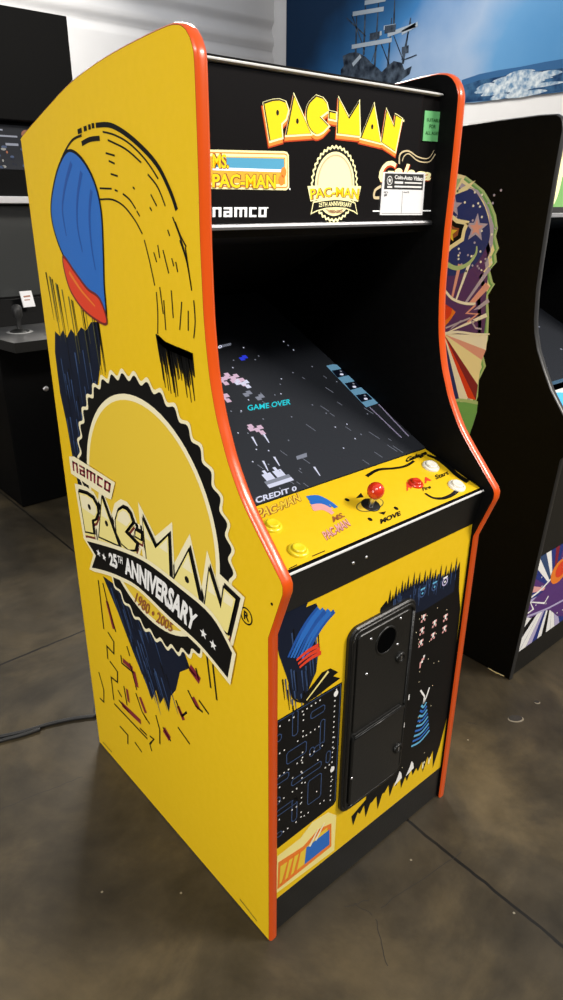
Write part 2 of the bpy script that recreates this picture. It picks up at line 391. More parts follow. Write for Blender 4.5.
def banner():
    mb = MB(); bot = [(4.802,2.54),(4.104,2.37),(3.419,2.236),(2.811,2.151),(2.486,2.149),(2.173,2.152),(2.006,2.155)]
    bot = smooth(bot+[(1.2, 2.14)], 4); ys = [p[0] for p in bot]
    top = 3.9
    # sagging cloth: a thin sheet with gentle vertical folds
    k = mb.mi(BANM); cols = []
    N = 60
    def zb(y):
        for a, b in zip(bot, bot[1:]):
            if a[0] >= y >= b[0]: t = (a[0]-y)/(a[0]-b[0]+1e-9); return a[1]+(b[1]-a[1])*t
        return bot[-1][1] if y < bot[-1][0] else bot[0][1]
    y0, y1 = 4.815, 1.2
    for i in range(N+1):
        y = y0+(y1-y0)*i/N; x = XR-.012
        cols.append([mb.bm.verts.new((x+dx, y, z)) for dx in (0, .006) for z in (zb(y), top)])
    for a, b in zip(cols, cols[1:]):
        for q in ((a[0], a[1], b[1], b[0]), (a[2], b[2], b[3], a[3]), (a[0], b[0], b[2], a[2]), (a[1], a[3], b[3], b[1])):
            f = mb.bm.faces.new(q); f.material_index = k
    A = Art(mb, (XR-.012, 0, 0), (0, 1, 0), (0, 0, 1), (-1, 0, 0), 4)
    A.poly([(2.831,2.301),(2.678,2.323),(2.514,2.33),(2.355,2.331),(2.169,2.339),(2.04,2.341),(2.005,2.149),(2.173,2.149),(2.485,2.146),(2.811,2.151)], SEAD, 1)
    A.poly([(2.826,2.262),(2.673,2.285),(2.427,2.291),(2.197,2.29),(2.031,2.289),(2.006,2.155),(2.173,2.151),(2.486,2.148),(2.812,2.154)], SEA, 2)
    for i in range(70):
        t = random.gauss(.42, .17); c = along([(2.614,2.229),(2.434,2.234),(2.262,2.232),(2.071,2.236)], min(1, max(0, t))); w = random.uniform(.05, .16)*(1.2-abs(t-.5)); h = random.uniform(.008, .022)
        dz = random.gauss(0, .026); A.poly(smooth([(c[0]-w, c[1]+dz), (c[0]-.3*w, c[1]+dz+h), (c[0]+.5*w, c[1]+dz+.7*h), (c[0]+w, c[1]+dz-.01), (c[0]+.2*w, c[1]+dz-h)], 3, True), FOAM, 3+i*.05)
    # a sailing ship at anchor: hull, masts, yards, furled sails, rigging
    A.poly([(4.094,2.414),(4.099,2.503),(4.065,2.529),(4.081,2.603),(4,2.615),(3.93,2.613),(3.872,2.592),(3.814,2.564),(3.744,2.513),(3.674,2.471),(3.628,2.438),(3.567,2.473),(3.507,2.5),(3.422,2.477),(3.387,2.425),(3.318,2.445),(3.333,2.392),(3.411,2.36),(3.448,2.322),(3.572,2.292),(4.102,2.34)], SHIP, 4)
    for a, b in ([(3.838,2.581),(3.844,2.958)], [(3.709,2.488),(3.703,2.935)], [(3.566,2.459),(3.555,2.794)], [(3.93,2.599),(3.937,2.878)], [(3.411,2.469),(3.362,2.765)], [(3.527,2.711),(3.535,2.908)]):
        A.line([a, b], .022, SHIP, 5, w1=.010)
    for a, b in ([(3.979,2.655),(3.541,2.646)], [(3.983,2.885),(3.644,2.867)], [(3.853,2.94),(3.629,2.929)], [(3.587,2.686),(3.308,2.712)], [(3.442,2.679),(3.288,2.716)], [(3.78,2.698),(3.652,2.708)], [(3.633,2.739),(3.509,2.734)]):
        A.line([a, b], .030, SHIPL, 6)
    for a, b in ([(3.78,2.698),(3.672,2.697)], [(3.621,2.724),(3.507,2.721)], [(3.43,2.558),(3.361,2.563)]):
        A.line([a, b], .05, SHIP, 7)
    for a, b in ([(4.051,2.868),(3.825,2.711)], [(3.959,2.524),(3.86,2.583)], [(3.829,2.615),(3.994,2.88)], [(3.68,2.664),(3.744,2.521)], [(3.548,2.713),(3.402,2.481)], [(3.359,2.739),(3.424,2.497)], [(3.669,2.663),(3.546,2.47)], [(3.404,2.495),(3.276,2.513)]):
        A.line([a, b], .009, SHIP, 5)
    A.line([(3.959,2.524),(3.871,2.578)], .03, SHIPL, 8)
    o = mb.build('banner'); tag(o, 'large blue sea banner with a dark sailing ship hung on the white wall', 'banner')
banner()

# ------------------------------------------------------------------ the yellow arcade machine
W, T, D = .619, .022, .780
PROFILE = [(0, .003), (0, .789), (-.032, .880), (-.0365, .893), (-.0365, .906), (-.032, .915), (0, .949), (.046, .998), (.070, 1.027), (.089, 1.057), (.105, 1.086), (.117, 1.115),
           (.129, 1.146), (.138, 1.178), (.146, 1.216), (.151, 1.256), (.1545, 1.295), (.156, 1.333), (.157, 1.42), (.155, 1.50), (.154, 1.60), (.1545, 1.650), (.157, 1.664),
           (.163, 1.676), (.172, 1.686), (.183, 1.692), (.197, 1.695), (.215, 1.696), (.263, 1.6935), (.352, 1.686), (.435, 1.676), (.517, 1.662), (.572, 1.649), (.624, 1.634), (.699, 1.612), (.775, 1.588),
           (.78, 1.582), (.78, .003)]
PROFILE = PROFILE[:6]+smooth(PROFILE[6:24], 3)+smooth(PROFILE[24:37], 3)+PROFILE[37:]
def edging(mb, prof, x0, x1, m, th=.0035, closed=True):
    """plastic edge trim: a rounded strip following the profile, standing slightly proud of the panel"""
    n = len(prof); sec = ((0., 0.), (.10, .6), (.28, 1.), (.72, 1.), (.90, .6), (1., 0.))
    rows = []
    for f, h in sec: rows.append([mb.bm.verts.new((x0+(x1-x0)*f, p[0], p[1])) for p in grow(prof, th*h)])
    k = mb.mi(m)
    for a, b in zip(rows, rows[1:]):
        for i in range(n if closed else n-1):
            j = (i+1) % n
            f = mb.bm.faces.new([a[i], a[j], b[j], b[i]]); f.material_index = k; f.smooth = True
cab = empty('arcade_machine', (W/2, D/2, 0), 'tall yellow upright arcade machine with orange edging and a black marquee', 'arcade machine', None)

def side_art(mb):
    A = Art(mb, (0, 0, 0), (0, 1, 0), (0, 0, 1), (-1, 0, 0), 0)
    # dark hatched band behind the badge and its ragged yellow upper end
    A.poly([(0.7293,1.208),(0.706,1.201),(0.6866,1.216),(0.671,1.202),(0.6457,1.224),(0.6252,1.212),(0.5965,1.234),(0.5754,1.229),(0.5486,1.25),(0.5224,1.254),(0.5172,1.219),(0.522,1.177),(0.5627,1.09),(0.6055,1.002),(0.6212,0.913),(0.634,0.8345),(0.6817,0.8054),(0.705,0.8394),(0.7203,0.9239),(0.7282,0.9933),(0.7442,1.068),(0.7438,1.16)], NAVY, 1)
    for i in range(46):
        u = random.random(); v = random.random()
        a = along([(0.728,1.178),(0.733,1.071),(0.7118,0.9362),(0.6999,0.8384)], v); b = along([(0.5281,1.228),(0.5442,1.134),(0.5933,1.014),(0.644,0.8565)], v)
        p = (a[0]+(b[0]-a[0])*u, a[1]+(b[1]-a[1])*u); l = random.uniform(.03, .10)
        A.line([p, (p[0]-l*.10, p[1]-l)], random.uniform(.003, .007), random.choice((STEEL, STEEL, BLACKP)), 2, w1=.001)
    for i in range(26):
        u = random.random(); a = along([(0.7376,1.331),(0.6247,1.285),(0.5079,1.263)], u)
        l = random.uniform(.05, .14); A.line([a, (a[0]-l*.12, a[1]-l)], random.uniform(.002, .006), random.choice((OLIVE, BLACKP, OLIVE)), 3, w1=.001)
    # abstract brush sweeps in blue and vermilion where the swirl ends
    sw = smooth([(0.562,1.553),(0.5172,1.538),(0.4792,1.502),(0.4633,1.454),(0.4692,1.389),(0.4782,1.327),(0.4828,1.266),(0.5121,1.282),(0.5568,1.307),(0.6008,1.341),(0.6449,1.38),(0.6694,1.425),(0.6671,1.463),(0.6353,1.508),(0.6,1.538)], 5, True)
    A.poly(grow(sw, .005), BLACKP, 4); A.poly(sw, BLUE, 5)
    for p in ([(0.5586,1.535),(0.5937,1.499),(0.6192,1.455),(0.6144,1.408)], [(0.522,1.519),(0.5489,1.476),(0.5608,1.429),(0.5516,1.381)], [(0.4898,1.489),(0.5076,1.446),(0.5111,1.396),(0.5048,1.352)]): A.line(smooth(p, 6), .010, BLUE2, 6, w1=.003)
    sw = smooth([(0.6398,1.365),(0.5927,1.338),(0.5471,1.312),(0.5005,1.298),(0.4803,1.259),(0.5249,1.261),(0.5813,1.278),(0.6267,1.312)], 5, True)
    A.poly(grow(sw, .005), DARKRED, 7); A.poly(sw, RED, 8); A.line(smooth([(0.6192,1.34),(0.5736,1.309),(0.5198,1.284)], 6), .008, ORANGE, 9, w1=.003)
    # swirl of speed lines
    def ln(p, w=.0030, m=BLACKP): A.line(smooth(p, 5) if len(p) > 2 else p, w, m, 3)
    ln([(0.4524,1.589),(0.3973,1.585),(0.3327,1.562),(0.2681,1.526),(0.2325,1.488),(0.2158,1.46)], .008)
    for p in ([(0.5219,1.583),(0.5058,1.585)], [(0.4978,1.586),(0.4862,1.587)], [(0.4804,1.588),(0.471,1.588)], [(0.4672,1.589),(0.4579,1.589)]): ln(p, .008)
    ln([(0.5109,1.564),(0.4791,1.569),(0.4425,1.569)], .008); ln([(0.6039,1.54),(0.5776,1.557),(0.5448,1.572),(0.5078,1.577)], .004)
    for p in ([(0.4299,1.578),(0.3898,1.571),(0.3431,1.556),(0.2972,1.531),(0.2637,1.504)], [(0.4149,1.565),(0.3572,1.549),(0.3116,1.528)], [(0.294,1.511),(0.2665,1.492),(0.2477,1.465)], [(0.4258,1.546),(0.3954,1.541)], [(0.4177,1.534),(0.3977,1.529)], [(0.4146,1.514),(0.3909,1.51)],
              [(0.4588,1.492),(0.4156,1.491)], [(0.4053,1.489),(0.3951,1.487)], [(0.3787,1.483),(0.3569,1.474),(0.3393,1.46)], [(0.3366,1.457),(0.328,1.449)], [(0.4627,1.474),(0.4173,1.474),(0.3787,1.464),(0.3453,1.443),(0.3237,1.422)], [(0.3188,1.413),(0.306,1.379),(0.295,1.342)], [(0.2912,1.332),(0.2909,1.299),(0.2956,1.262)],
              [(0.2621,1.4),(0.249,1.365)], [(0.2286,1.45),(0.2111,1.423),(0.1946,1.39)], [(0.2217,1.443),(0.2083,1.423),(0.1944,1.408)], [(0.2116,1.417),(0.195,1.386),(0.1847,1.344)], [(0.1803,1.33),(0.1789,1.298),(0.1851,1.27)], [(0.1972,1.408),(0.1856,1.349)], [(0.2888,1.482),(0.273,1.465)], [(0.2945,1.463),(0.2891,1.458)], [(0.3438,1.493),(0.3378,1.49)],
              [(0.2793,1.341),(0.2735,1.298)], [(0.2443,1.339),(0.243,1.295)], [(0.2149,1.324),(0.2252,1.278)], [(0.1973,1.312),(0.2001,1.28)], [(0.2446,1.431),(0.2397,1.422)], [(0.2912,1.395),(0.2838,1.38)], [(0.2374,1.389),(0.2328,1.377)], [(0.2773,1.407),(0.2736,1.387)], [(0.2692,1.321),(0.2687,1.272)], [(0.2263,1.384),(0.2221,1.369)]):
        ln(p)
    tops = [(0.2965,1.255),(0.2717,1.246),(0.2408,1.243),(0.2108,1.241),(0.1905,1.239)]
    for i in range(30):
        a = along(tops, i/29.); l = random.uniform(.03, .085); A.line([(a[0]+.004, a[1]+.006), (a[0]-.10*l, a[1]-l)], random.uniform(.004, .010), BLACKP, 3, w1=.002)
    ln(tops, .012)
    # maze fragments
    def mz(p, w=.005, m=BLACKP): A.line(p, w, m, 3)
    for p in ([(0.6553,0.6109),(0.6567,0.4656)], [(0.6349,0.4679),(0.6063,0.4535),(0.614,0.4132),(0.6506,0.4164),(0.6538,0.3737)], [(0.643,0.3735),(0.6041,0.3623),(0.6111,0.3243),(0.6464,0.3201),(0.6462,0.2441)], [(0.6458,0.232),(0.4746,0.2314)], [(0.5765,0.3337),(0.5691,0.2772)], [(0.6153,0.2639),(0.5636,0.258)],
              [(0.5745,0.431),(0.5738,0.4071),(0.5134,0.412)], [(0.5295,0.4326),(0.5063,0.3645)], [(0.4604,0.2504),(0.4409,0.2546),(0.4643,0.2218),(0.4571,0.2041)], [(0.6313,0.6132),(0.6195,0.5702),(0.5887,0.4923)], [(0.6145,0.2973),(0.5952,0.2865)], [(0.3908,0.3269),(0.358,0.3073)], [(0.2323,0.5913),(0.2234,0.5661)], [(0.1896,0.6479),(0.1806,0.5721)], [(0.1699,0.6375),(0.161,0.5542)], [(0.2703,0.5794),(0.234,0.57)], [(0.5104,0.2415),(0.4759,0.2428)]):
        mz(p, .0055)
    for p in ([(0.7214,0.292),(0.703,0.2422),(0.7129,0.1946),(0.7367,0.1933)], [(0.5363,0.4792),(0.5256,0.4556)], [(0.5133,0.3509),(0.4904,0.3094),(0.4684,0.2958)], [(0.4861,0.306),(0.4547,0.2925)], [(0.4201,0.3436),(0.4067,0.3068),(0.4126,0.2589)], [(0.3217,0.4515),(0.3005,0.4203),(0.2783,0.4463)], [(0.3213,0.3747),(0.2741,0.3584)], [(0.2686,0.5123),(0.2404,0.4874),(0.2145,0.4884)], [(0.2274,0.5118),(0.1922,0.4979)], [(0.6273,0.1679),(0.5841,0.1668),(0.5901,0.1314)], [(0.547,0.1692),(0.5125,0.1602)]):
        mz(p, .0055)
    for p in ([(0.4939,0.3508),(0.4702,0.3165)], [(0.3149,0.4391),(0.2931,0.414)], [(0.2503,0.5052),(0.2293,0.4867)]): mz(p, .014, MAROON)
    mz([(0.6202,0.567),(0.5981,0.4962)], .014, MAROON); mz([(0.5663,0.4205),(0.5166,0.4221)], .014, MAROON); mz([(0.5123,0.4186),(0.502,0.3764)], .014, MAROON); mz([(0.5998,0.2606),(0.5016,0.2669)], .016, MAROON); mz([(0.5611,0.3337),(0.5575,0.2944)], .012, MAROON); mz([(0.3868,0.3236),(0.3619,0.3106)], .022, MAROON); mz([(0.2552,0.5805),(0.2198,0.5658)], .022, MAROON)
    # lower hatched wedge
    A.poly([(0.6268,0.6349),(0.5657,0.562),(0.5089,0.4814),(0.4541,0.4133),(0.4335,0.3801),(0.4097,0.4246),(0.3961,0.3922),(0.3747,0.4263),(0.357,0.3943),(0.3425,0.4495),(0.3187,0.4812),(0.2967,0.5431),(0.2554,0.5778),(0.2882,0.6304),(0.4063,0.6462)], NAVY, 2)
    for i in range(52):
        u = random.random(); v = random.random()
        a = along([(0.6014,0.635),(0.5549,0.5673),(0.5014,0.4868),(0.4391,0.4063)], v); b = along([(0.5212,0.6225),(0.4109,0.6125),(0.3253,0.5714),(0.3377,0.4554)], v)
        p = (a[0]+(b[0]-a[0])*u, a[1]+(b[1]-a[1])*u); l = random.uniform(.03, .09)
        A.line([p, (p[0]-l*.45, p[1]-l)], random.uniform(.003, .007), random.choice((STEEL, STEEL, BLACKP)), 3, w1=.001)
    # round badge with a scalloped black rim
    BC, BR = BADGE
    def wavy(r, n, amp): return [(BC[0]+(r+amp*math.cos(n*t))*math.cos(t), BC[1]+(r+amp*math.cos(n*t))*math.sin(t)) for t in (2*math.pi*i/(n*8) for i in range(n*8))]
    A.poly(wavy(BR+.040, 40, .007), CREAM, 5); A.poly(wavy(BR+.031, 40, .007), BLACKP, 6)
    A.disc(BC, BR-.002, BR-.002, CREAM, 7, 72); A.disc(BC, BR-.014, BR-.014, GOLD, 8, 72)
    # maker's plate
    A.poly([(0.7276,0.9169),(0.699,0.9249),(0.5041,0.9202),(0.5311,0.8714),(0.5546,0.8684),(0.7283,0.8735)], CREAM, 22)
    A.strokes(NAMCO, [(0.7145,0.8853),(0.6221,0.887),(0.5327,0.8864)], [(0.7132,0.9109),(0.6162,0.9132),(0.5233,0.9119)], MAROON, 23)
    # large lettering
    P_ = [(0.6996,0.8333),(0.6577,0.8411),(0.6277,0.8404),(0.6109,0.8271),(0.6107,0.812),(0.6262,0.7911),(0.6464,0.7796),(0.6463,0.7461),(0.6898,0.734)]
    A1 = [(0.5788,0.8579),(0.5208,0.7631),(0.6155,0.7481)]
    C_ = [(0.4833,0.8663),(0.5057,0.8513),(0.522,0.8237),(0.523,0.7936),(0.504,0.7735),(0.4734,0.7708),(0.4457,0.7819),(0.4367,0.7988),(0.4844,0.8095),(0.4458,0.8478),(0.454,0.8624),(0.4657,0.8681)]
    H_ = [(0.4329,0.8313),(0.4118,0.8323),(0.4149,0.8193),(0.4367,0.818)]
    M_ = [(0.3988,0.8683),(0.3557,0.8204),(0.3023,0.8696),(0.3069,0.7772),(0.3949,0.7737)]
    A2 = [(0.2311,0.864),(0.1995,0.7597),(0.2951,0.7697)]
    N_ = [(0.1652,0.8513),(0.1319,0.7855),(0.1199,0.8348),(0.0861,0.8277),(0.1132,0.7414),(0.188,0.7479)]
    for q in (P_, A1, C_, H_, M_, A2, N_):
        A.poly(grow(q, .020), CREAM, 11); A.poly(shift(grow(q, .012), -.002, -.012), CREAM, 12)
        A.poly(shift(grow(q, .006), -.002, -.011), DARKRED, 13); A.poly(shift(grow(q, .005), .000, -.006), PALE, 14)
        A.poly(shift(grow(q, .0065), -.006, .004), BLACKP, 15); A.poly(grow(q, .0045), BLACKP, 15); A.poly(q, PALE, 16)
    for q, c in ((P_, 'w'), (A1, 'w'), (C_, 'w'), (M_, 'w'), (A2, 'w'), (N_, 'w')):
        z1 = max(p[1] for p in q); z0 = min(p[1] for p in q); cut = z1-.42*(z1-z0)
        up = clip_above(grow(q, -.004), cut)
        if len(up) > 2: A.poly(up, CREAM, 17)
    for c in [(0.6502,0.8123),(0.5685,0.7993),(0.2419,0.798)]: A.disc(c, .0075, .0075, BLACKP, 18, 12)
    # ribbon
    up = smooth([(0.6862,0.7086),(0.5863,0.7345),(0.4844,0.7576),(0.3913,0.7704),(0.276,0.7667),(0.163,0.7548),(0.0993,0.7055)], 5)
    lo = smooth([(0.6756,0.639),(0.6063,0.6605),(0.5252,0.6797),(0.4409,0.6902),(0.3195,0.6753),(0.2096,0.6668),(0.1159,0.6382)], 5)
    rib = up[:-1]+[(0.0993,0.7055),(0.1462,0.677)]+lo[::-1][0:]+[(0.6442,0.6856)]
    rib = up+[(0.1444,0.6803)]+lo[::-1]+[(0.6442,0.6856)]
    rib = up+lo[::-1]+[(0.6442,0.6856)]
    A.poly(grow(rib, .010), CREAM, 19); A.poly(rib, BLACKP, 20)
    bt = smooth([(0.5731,0.6909),(0.4859,0.701),(0.3884,0.7018),(0.3171,0.6974),(0.2285,0.6854)], 5); tp = smooth([(0.5734,0.7213),(0.4786,0.7449),(0.3696,0.752),(0.2888,0.748),(0.2095,0.7304)], 5)
    A.text('25', bt, tp, WHITE, 21, .045, 0, .115, -.04, 1.06); A.text('TH', bt, tp, WHITE, 21, .02, .125, .19, .5, 1); A.text('ANNIVERSARY', bt, tp, WHITE, 21, .045, .215, 1.01, -.04, 1.06)
    for c, r in zip([(0.6273,0.6999),(0.5992,0.7001),(0.1919,0.6992),(0.1602,0.6902)], (.011, .011, .012, .012)): A.star(c, r, WHITE, 21, (-.8, -.6))
    # lens under the ribbon with the years
    lens = smooth([(0.5756,0.6656),(0.5121,0.675),(0.4316,0.6779),(0.323,0.6648),(0.2166,0.657)], 4)+smooth([(0.1987,0.6644),(0.2575,0.6396),(0.3194,0.6264),(0.3801,0.623),(0.4523,0.6262),(0.5141,0.6367)], 4)
    A.text('1980 \u2022 2005', smooth([(0.4691,0.6385),(0.4277,0.633),(0.3741,0.6312),(0.3144,0.6366)], 4), smooth([(0.453,0.6705),(0.4137,0.6658),(0.3612,0.6633),(0.3055,0.6626)], 4), BROWN, 17, .015)
    RC = [(0.0595,0.8044)][0]; A.ring(RC, .0145, .0175, BLACKP, 3, 28); A.text('R', [(RC[0]+.007, RC[1]-.009), (RC[0]-.008, RC[1]-.009)], [(RC[0]+.007, RC[1]+.009), (RC[0]-.008, RC[1]+.009)], BLACKP, 3, .03)
    # small print
    A.line([(0.7551,0.0205),(0.7003,0.0226)], .003, OLIVE, 3); A.line([(0.1014,0.0285),(0.0406,0.0209)], .003, OLIVE, 3)
    for c in [(-0.01,0.8627)]: A.disc(c, .003, .003, BLACKP, 3, 10)
def clip_above(pts, z):
    out = []
    for i in range(len(pts)):
        a, b = pts[i], pts[(i+1) % len(pts)]
        if a[1] >= z: out.append(a)
        if (a[1]-z)*(b[1]-z) < 0:
            t = (z-a[1])/(b[1]-a[1]); out.append((a[0]+(b[0]-a[0])*t, z))
    return out
BADGE = ((0.3892,0.8760),0.2580)
def side_panel(x0, outer_left, art):
    mb = MB(); mb.prism(PROFILE, x0+.0004, x0+T-.0004, BLACK, YEL)
    # printed outer face
    A = Art(mb, (x0 if outer_left else x0+T, 0, 0), (0, 1, 0), (0, 0, 1), (-1 if outer_left else 1, 0, 0), 0)
    A.poly(grow(PROFILE, -.0006), YEL, 0)
    if art: side_art(mb)
    o = mb.build('side_panel', cab)
    mb = MB(); edging(mb, PROFILE[:-1]+[(.78, .003)], x0, x0+T, MOLD, closed=False)
    o2 = mb.build('edge_molding', o, fix=True)
    return o
sp = side_panel(0, True, True); sp['label'] = 'yellow printed side with speed lines, round badge and lettering'
side_panel(W-T, False, False)

# body
mb = MB(); mb.box(T, W-T, .762, .778, .03, 1.57, BLACK); mb.build('back_panel', cab)
mb = MB(); mb.prism([(.198, 1.668), (.26, 1.672), (.435, 1.656), (.572, 1.629), (.699, 1.592), (.762, 1.573), (.762, 1.56), (.699, 1.58), (.572, 1.617), (.435, 1.644), (.26, 1.66), (.198, 1.664)], T, W-T, BLACK); mb.build('top_panel', cab, fix=True)
mb = MB(); mb.prism([(.200, 1.432), (.46, 1.40), (.755, 1.26), (.755, 1.25), (.46, 1.388), (.205, 1.418)], T, W-T, MATTE); mb.build('speaker_panel', cab, fix=True)
mb = MB(); mb.prism([(.02, .025), (.76, .025), (.76, .06), (.02, .06)], T, W-T, BLACK); mb.build('base_board', cab, fix=True)

# marquee
mb = MB(); mb.box(T, W-T, .196, .206, 1.440, 1.656, MARQ)
def marquee_art():
    A = Art(mb, (0, .196, 0), (1, 0, 0), (0, 0, 1), (0, -1, 0), 1)
    P_ = [(0.1573,1.612),(0.1737,1.617),(0.1882,1.619),(0.2009,1.617),(0.2065,1.607),(0.2022,1.595),(0.1916,1.587),(0.1939,1.568),(0.1695,1.562)]
    A1 = [(0.2196,1.627),(0.2568,1.577),(0.2044,1.572)]
    C_ = smooth([(0.2686,1.631),(0.2521,1.618),(0.2479,1.601),(0.2556,1.585),(0.2706,1.577),(0.2854,1.581)], 4)+[(0.2975,1.59),(0.2766,1.602),(0.2964,1.613),(0.292,1.623),(0.2836,1.629)]
    H_ = [(0.3001,1.611),(0.3149,1.61),(0.3154,1.601),(0.3005,1.602)]
    M_ = [(0.3219,1.631),(0.3475,1.604),(0.3708,1.63),(0.3763,1.58),(0.3211,1.581)]
    A2 = [(0.4096,1.629),(0.432,1.572),(0.3809,1.577)]
    N_ = [(0.4445,1.623),(0.4676,1.598),(0.4701,1.618),(0.487,1.613),(0.4749,1.56),(0.4361,1.573)]
    for q in (P_, A1, C_, H_, M_, A2, N_):
        A.poly(shift(grow(q, .0045), -.001, -.0060), L_RED, 1); A.poly(shift(grow(q, .0028), -.001, -.0055), L_OR, 2); A.poly(grow(q, .0032), L_CREAM, 3)
        A.poly(shift(grow(q, .0014), -.001, .001), BLACKP, 4); A.poly(q, L_YEL, 5)
    for c in [(0.1841,1.602),(0.2267,1.593),(0.4072,1.596)]: A.disc(c, .003, .004, BLACKP, 6, 12)
    A.disc([(0.4922,1.611)][0], .002, .002, L_CREAM, 6, 10)
    # the logo in a rounded frame at the left
    fr = [(.020, p[1]) for p in [(0.0482,1.49)]]+[(0.2045,1.49),(0.2111,1.494),(0.2095,1.543),(0.206,1.547),(0.1994,1.548)]+[(.020, p[1]) for p in [(0.0506,1.543)]]
    A.poly(fr, L_CREAM, 1); A.poly(grow(fr, -.003), L_OR, 2); A.poly(grow(fr, -.005), L_CREAM, 3); A.poly(grow(fr, -.009), L_GOLD, 4)
    bx = [(0.0538,1.516),(0.1997,1.517),(0.1984,1.537),(0.0546,1.534)]; A.poly(bx, L_BLUE, 5); A.poly([bx[0], bx[1]]+[(0.1993,1.521),(0.054,1.52)], L_WHITE, 6)
    lb = [(0.0519,1.492),(0.1803,1.492)]; lt = [(0.0527,1.511),(0.1802,1.513)]
    A.text('PAC-MAN', shift(lb, .001, -.001), shift(lt, .001, .001), BROWN, 7, .07); A.text('PAC-MAN', lb, lt, L_YEL, 8, .03)
    lb = [(0.0536,1.519),(0.0844,1.519)]; lt = [(0.0544,1.538),(0.085,1.539)]
    A.text('Ms.', shift(lb, .001, -.001), shift(lt, .001, .001), BROWN, 7, .07); A.text('MS.', lb, lt, L_YEL, 8, .03)
    for c in [(0.1933,1.505),(0.1975,1.517)]: A.disc(c, .006, .008, L_OR, 7, 16)
    A.disc([(0.2123,1.492)][0], .0015, .0015, L_WHITE, 3, 10)
    A.strokes(NAMCO, [(0.0516,1.45),(0.1608,1.449)], [(0.0522,1.464),(0.1615,1.464)], L_WHITE, 3); A.disc([(0.164,1.463)][0], .0014, .0014, L_WHITE, 3, 8)
    # small round badge in the middle
    cx, cz = [(0.3192,1.501)][0]; R = .0515
    def wavy(r, n, amp): return [(cx+(r*.96+amp*math.cos(n*t))*math.cos(t), cz+(r*1.02+amp*math.cos(n*t))*math.sin(t)) for t in (2*math.pi*i/(n*6) for i in range(n*6))]
    A.poly(wavy(R+.008, 36, .0016), L_CREAM, 1); A.poly(wavy(R+.004, 36, .0016), BLACKP, 2); A.disc((cx, cz), R*.95, R, L_CREAM, 3, 40); A.disc((cx, cz), R*.87, R*.92, L_TAN, 4, 40); A.disc((cx, cz), R*.80, R*.86, L_CREAM, 5, 40)
    lb = [(0.2599,1.476),(0.2886,1.48),(0.3208,1.481),(0.3515,1.48),(0.3794,1.476)]; lt = [(0.257,1.493),(0.288,1.495),(0.3199,1.497),(0.3505,1.496),(0.3807,1.495)]
    A.poly(shift(lt[:1], -.005, .004)+shift(lt[1:-1], 0, .004)+shift(lt[-1:], .005, .004)+shift(lb[::-1], 0, -.003), L_CREAM, 6)
    A.text('PAC-MAN', shift(lb, .0015, -.001), shift(lt, .0015, 0), BROWN, 7, .06); A.text('PAC-MAN', lb, lt, L_YEL, 8, .02)
    rb = [(0.263,1.455),(0.2749,1.459),(0.2967,1.463),(0.3217,1.464),(0.3474,1.463),(0.3687,1.458),(0.377,1.454),(0.3705,1.47),(0.3519,1.474),(0.3211,1.476),(0.2938,1.474),(0.2672,1.471)]
    A.poly(grow(rb, .002), L_CREAM, 7); A.poly(rb, BLACKP, 8)
    A.text('25TH ANNIVERSARY', [(0.2795,1.464),(0.3216,1.466),(0.363,1.464)], [(0.2793,1.471),(0.3212,1.474),(0.3626,1.471)], L_CREAM, 9, .02)
    A.text('1980\u20222005', [(0.3046,1.454),(0.3402,1.454)], [(0.3043,1.46),(0.3398,1.46)], BROWN, 9, .02)
    # script logo at the right
    A.text('Galaga', [(0.4313,1.492),(0.4968,1.498),(0.5914,1.506)], [(0.4375,1.544),(0.4976,1.541),(0.5876,1.532)], L_RED, 2, .06, shear=.3); A.text('Galaga', shift([(0.4313,1.492),(0.4968,1.498),(0.5914,1.506)], -.001, .001), shift([(0.4375,1.544),(0.4976,1.541),(0.5876,1.532)], -.001, .001), L_CREAM, 3, .03, shear=.3)
    A.line(smooth([(0.4891,1.539),(0.49,1.556),(0.5127,1.562),(0.5439,1.553),(0.575,1.552),(0.5917,1.567)], 5), .004, L_TAN, 2, w1=.001); A.line(smooth([(0.4972,1.544),(0.502,1.553),(0.5163,1.557),(0.5449,1.546),(0.579,1.546),(0.5959,1.56)], 5), .002, L_TAN, 2)
    A.line(smooth([(0.4417,1.5),(0.4256,1.493),(0.4239,1.481),(0.4381,1.48)], 4), .005, L_TAN, 2)
    A.line([(0.4219,1.457),(0.602,1.457)], .0022, L_WHITE, 2)
    A.line([(0.61,1.641),(0.6086,1.447)], .0014, P_GREY, 1)
marquee_art()
mq = mb.build('marquee', cab); mq['label'] = 'black glass sign with yellow lettering and logos'
for z0, z1 in ((1.6585, 1.664), (1.430, 1.4395)):
    mb = MB(); mb.prism([(.186, z0+.001), (.1855, (z0+z1)/2), (.188, z1-.001), (.197, z1), (.207, z1), (.207, z0), (.197, z0)], T+.001, W-T-.004, LIPM if z0 > 1.5 else CHROME); mb.build('retainer_strip', mq, fix=True)
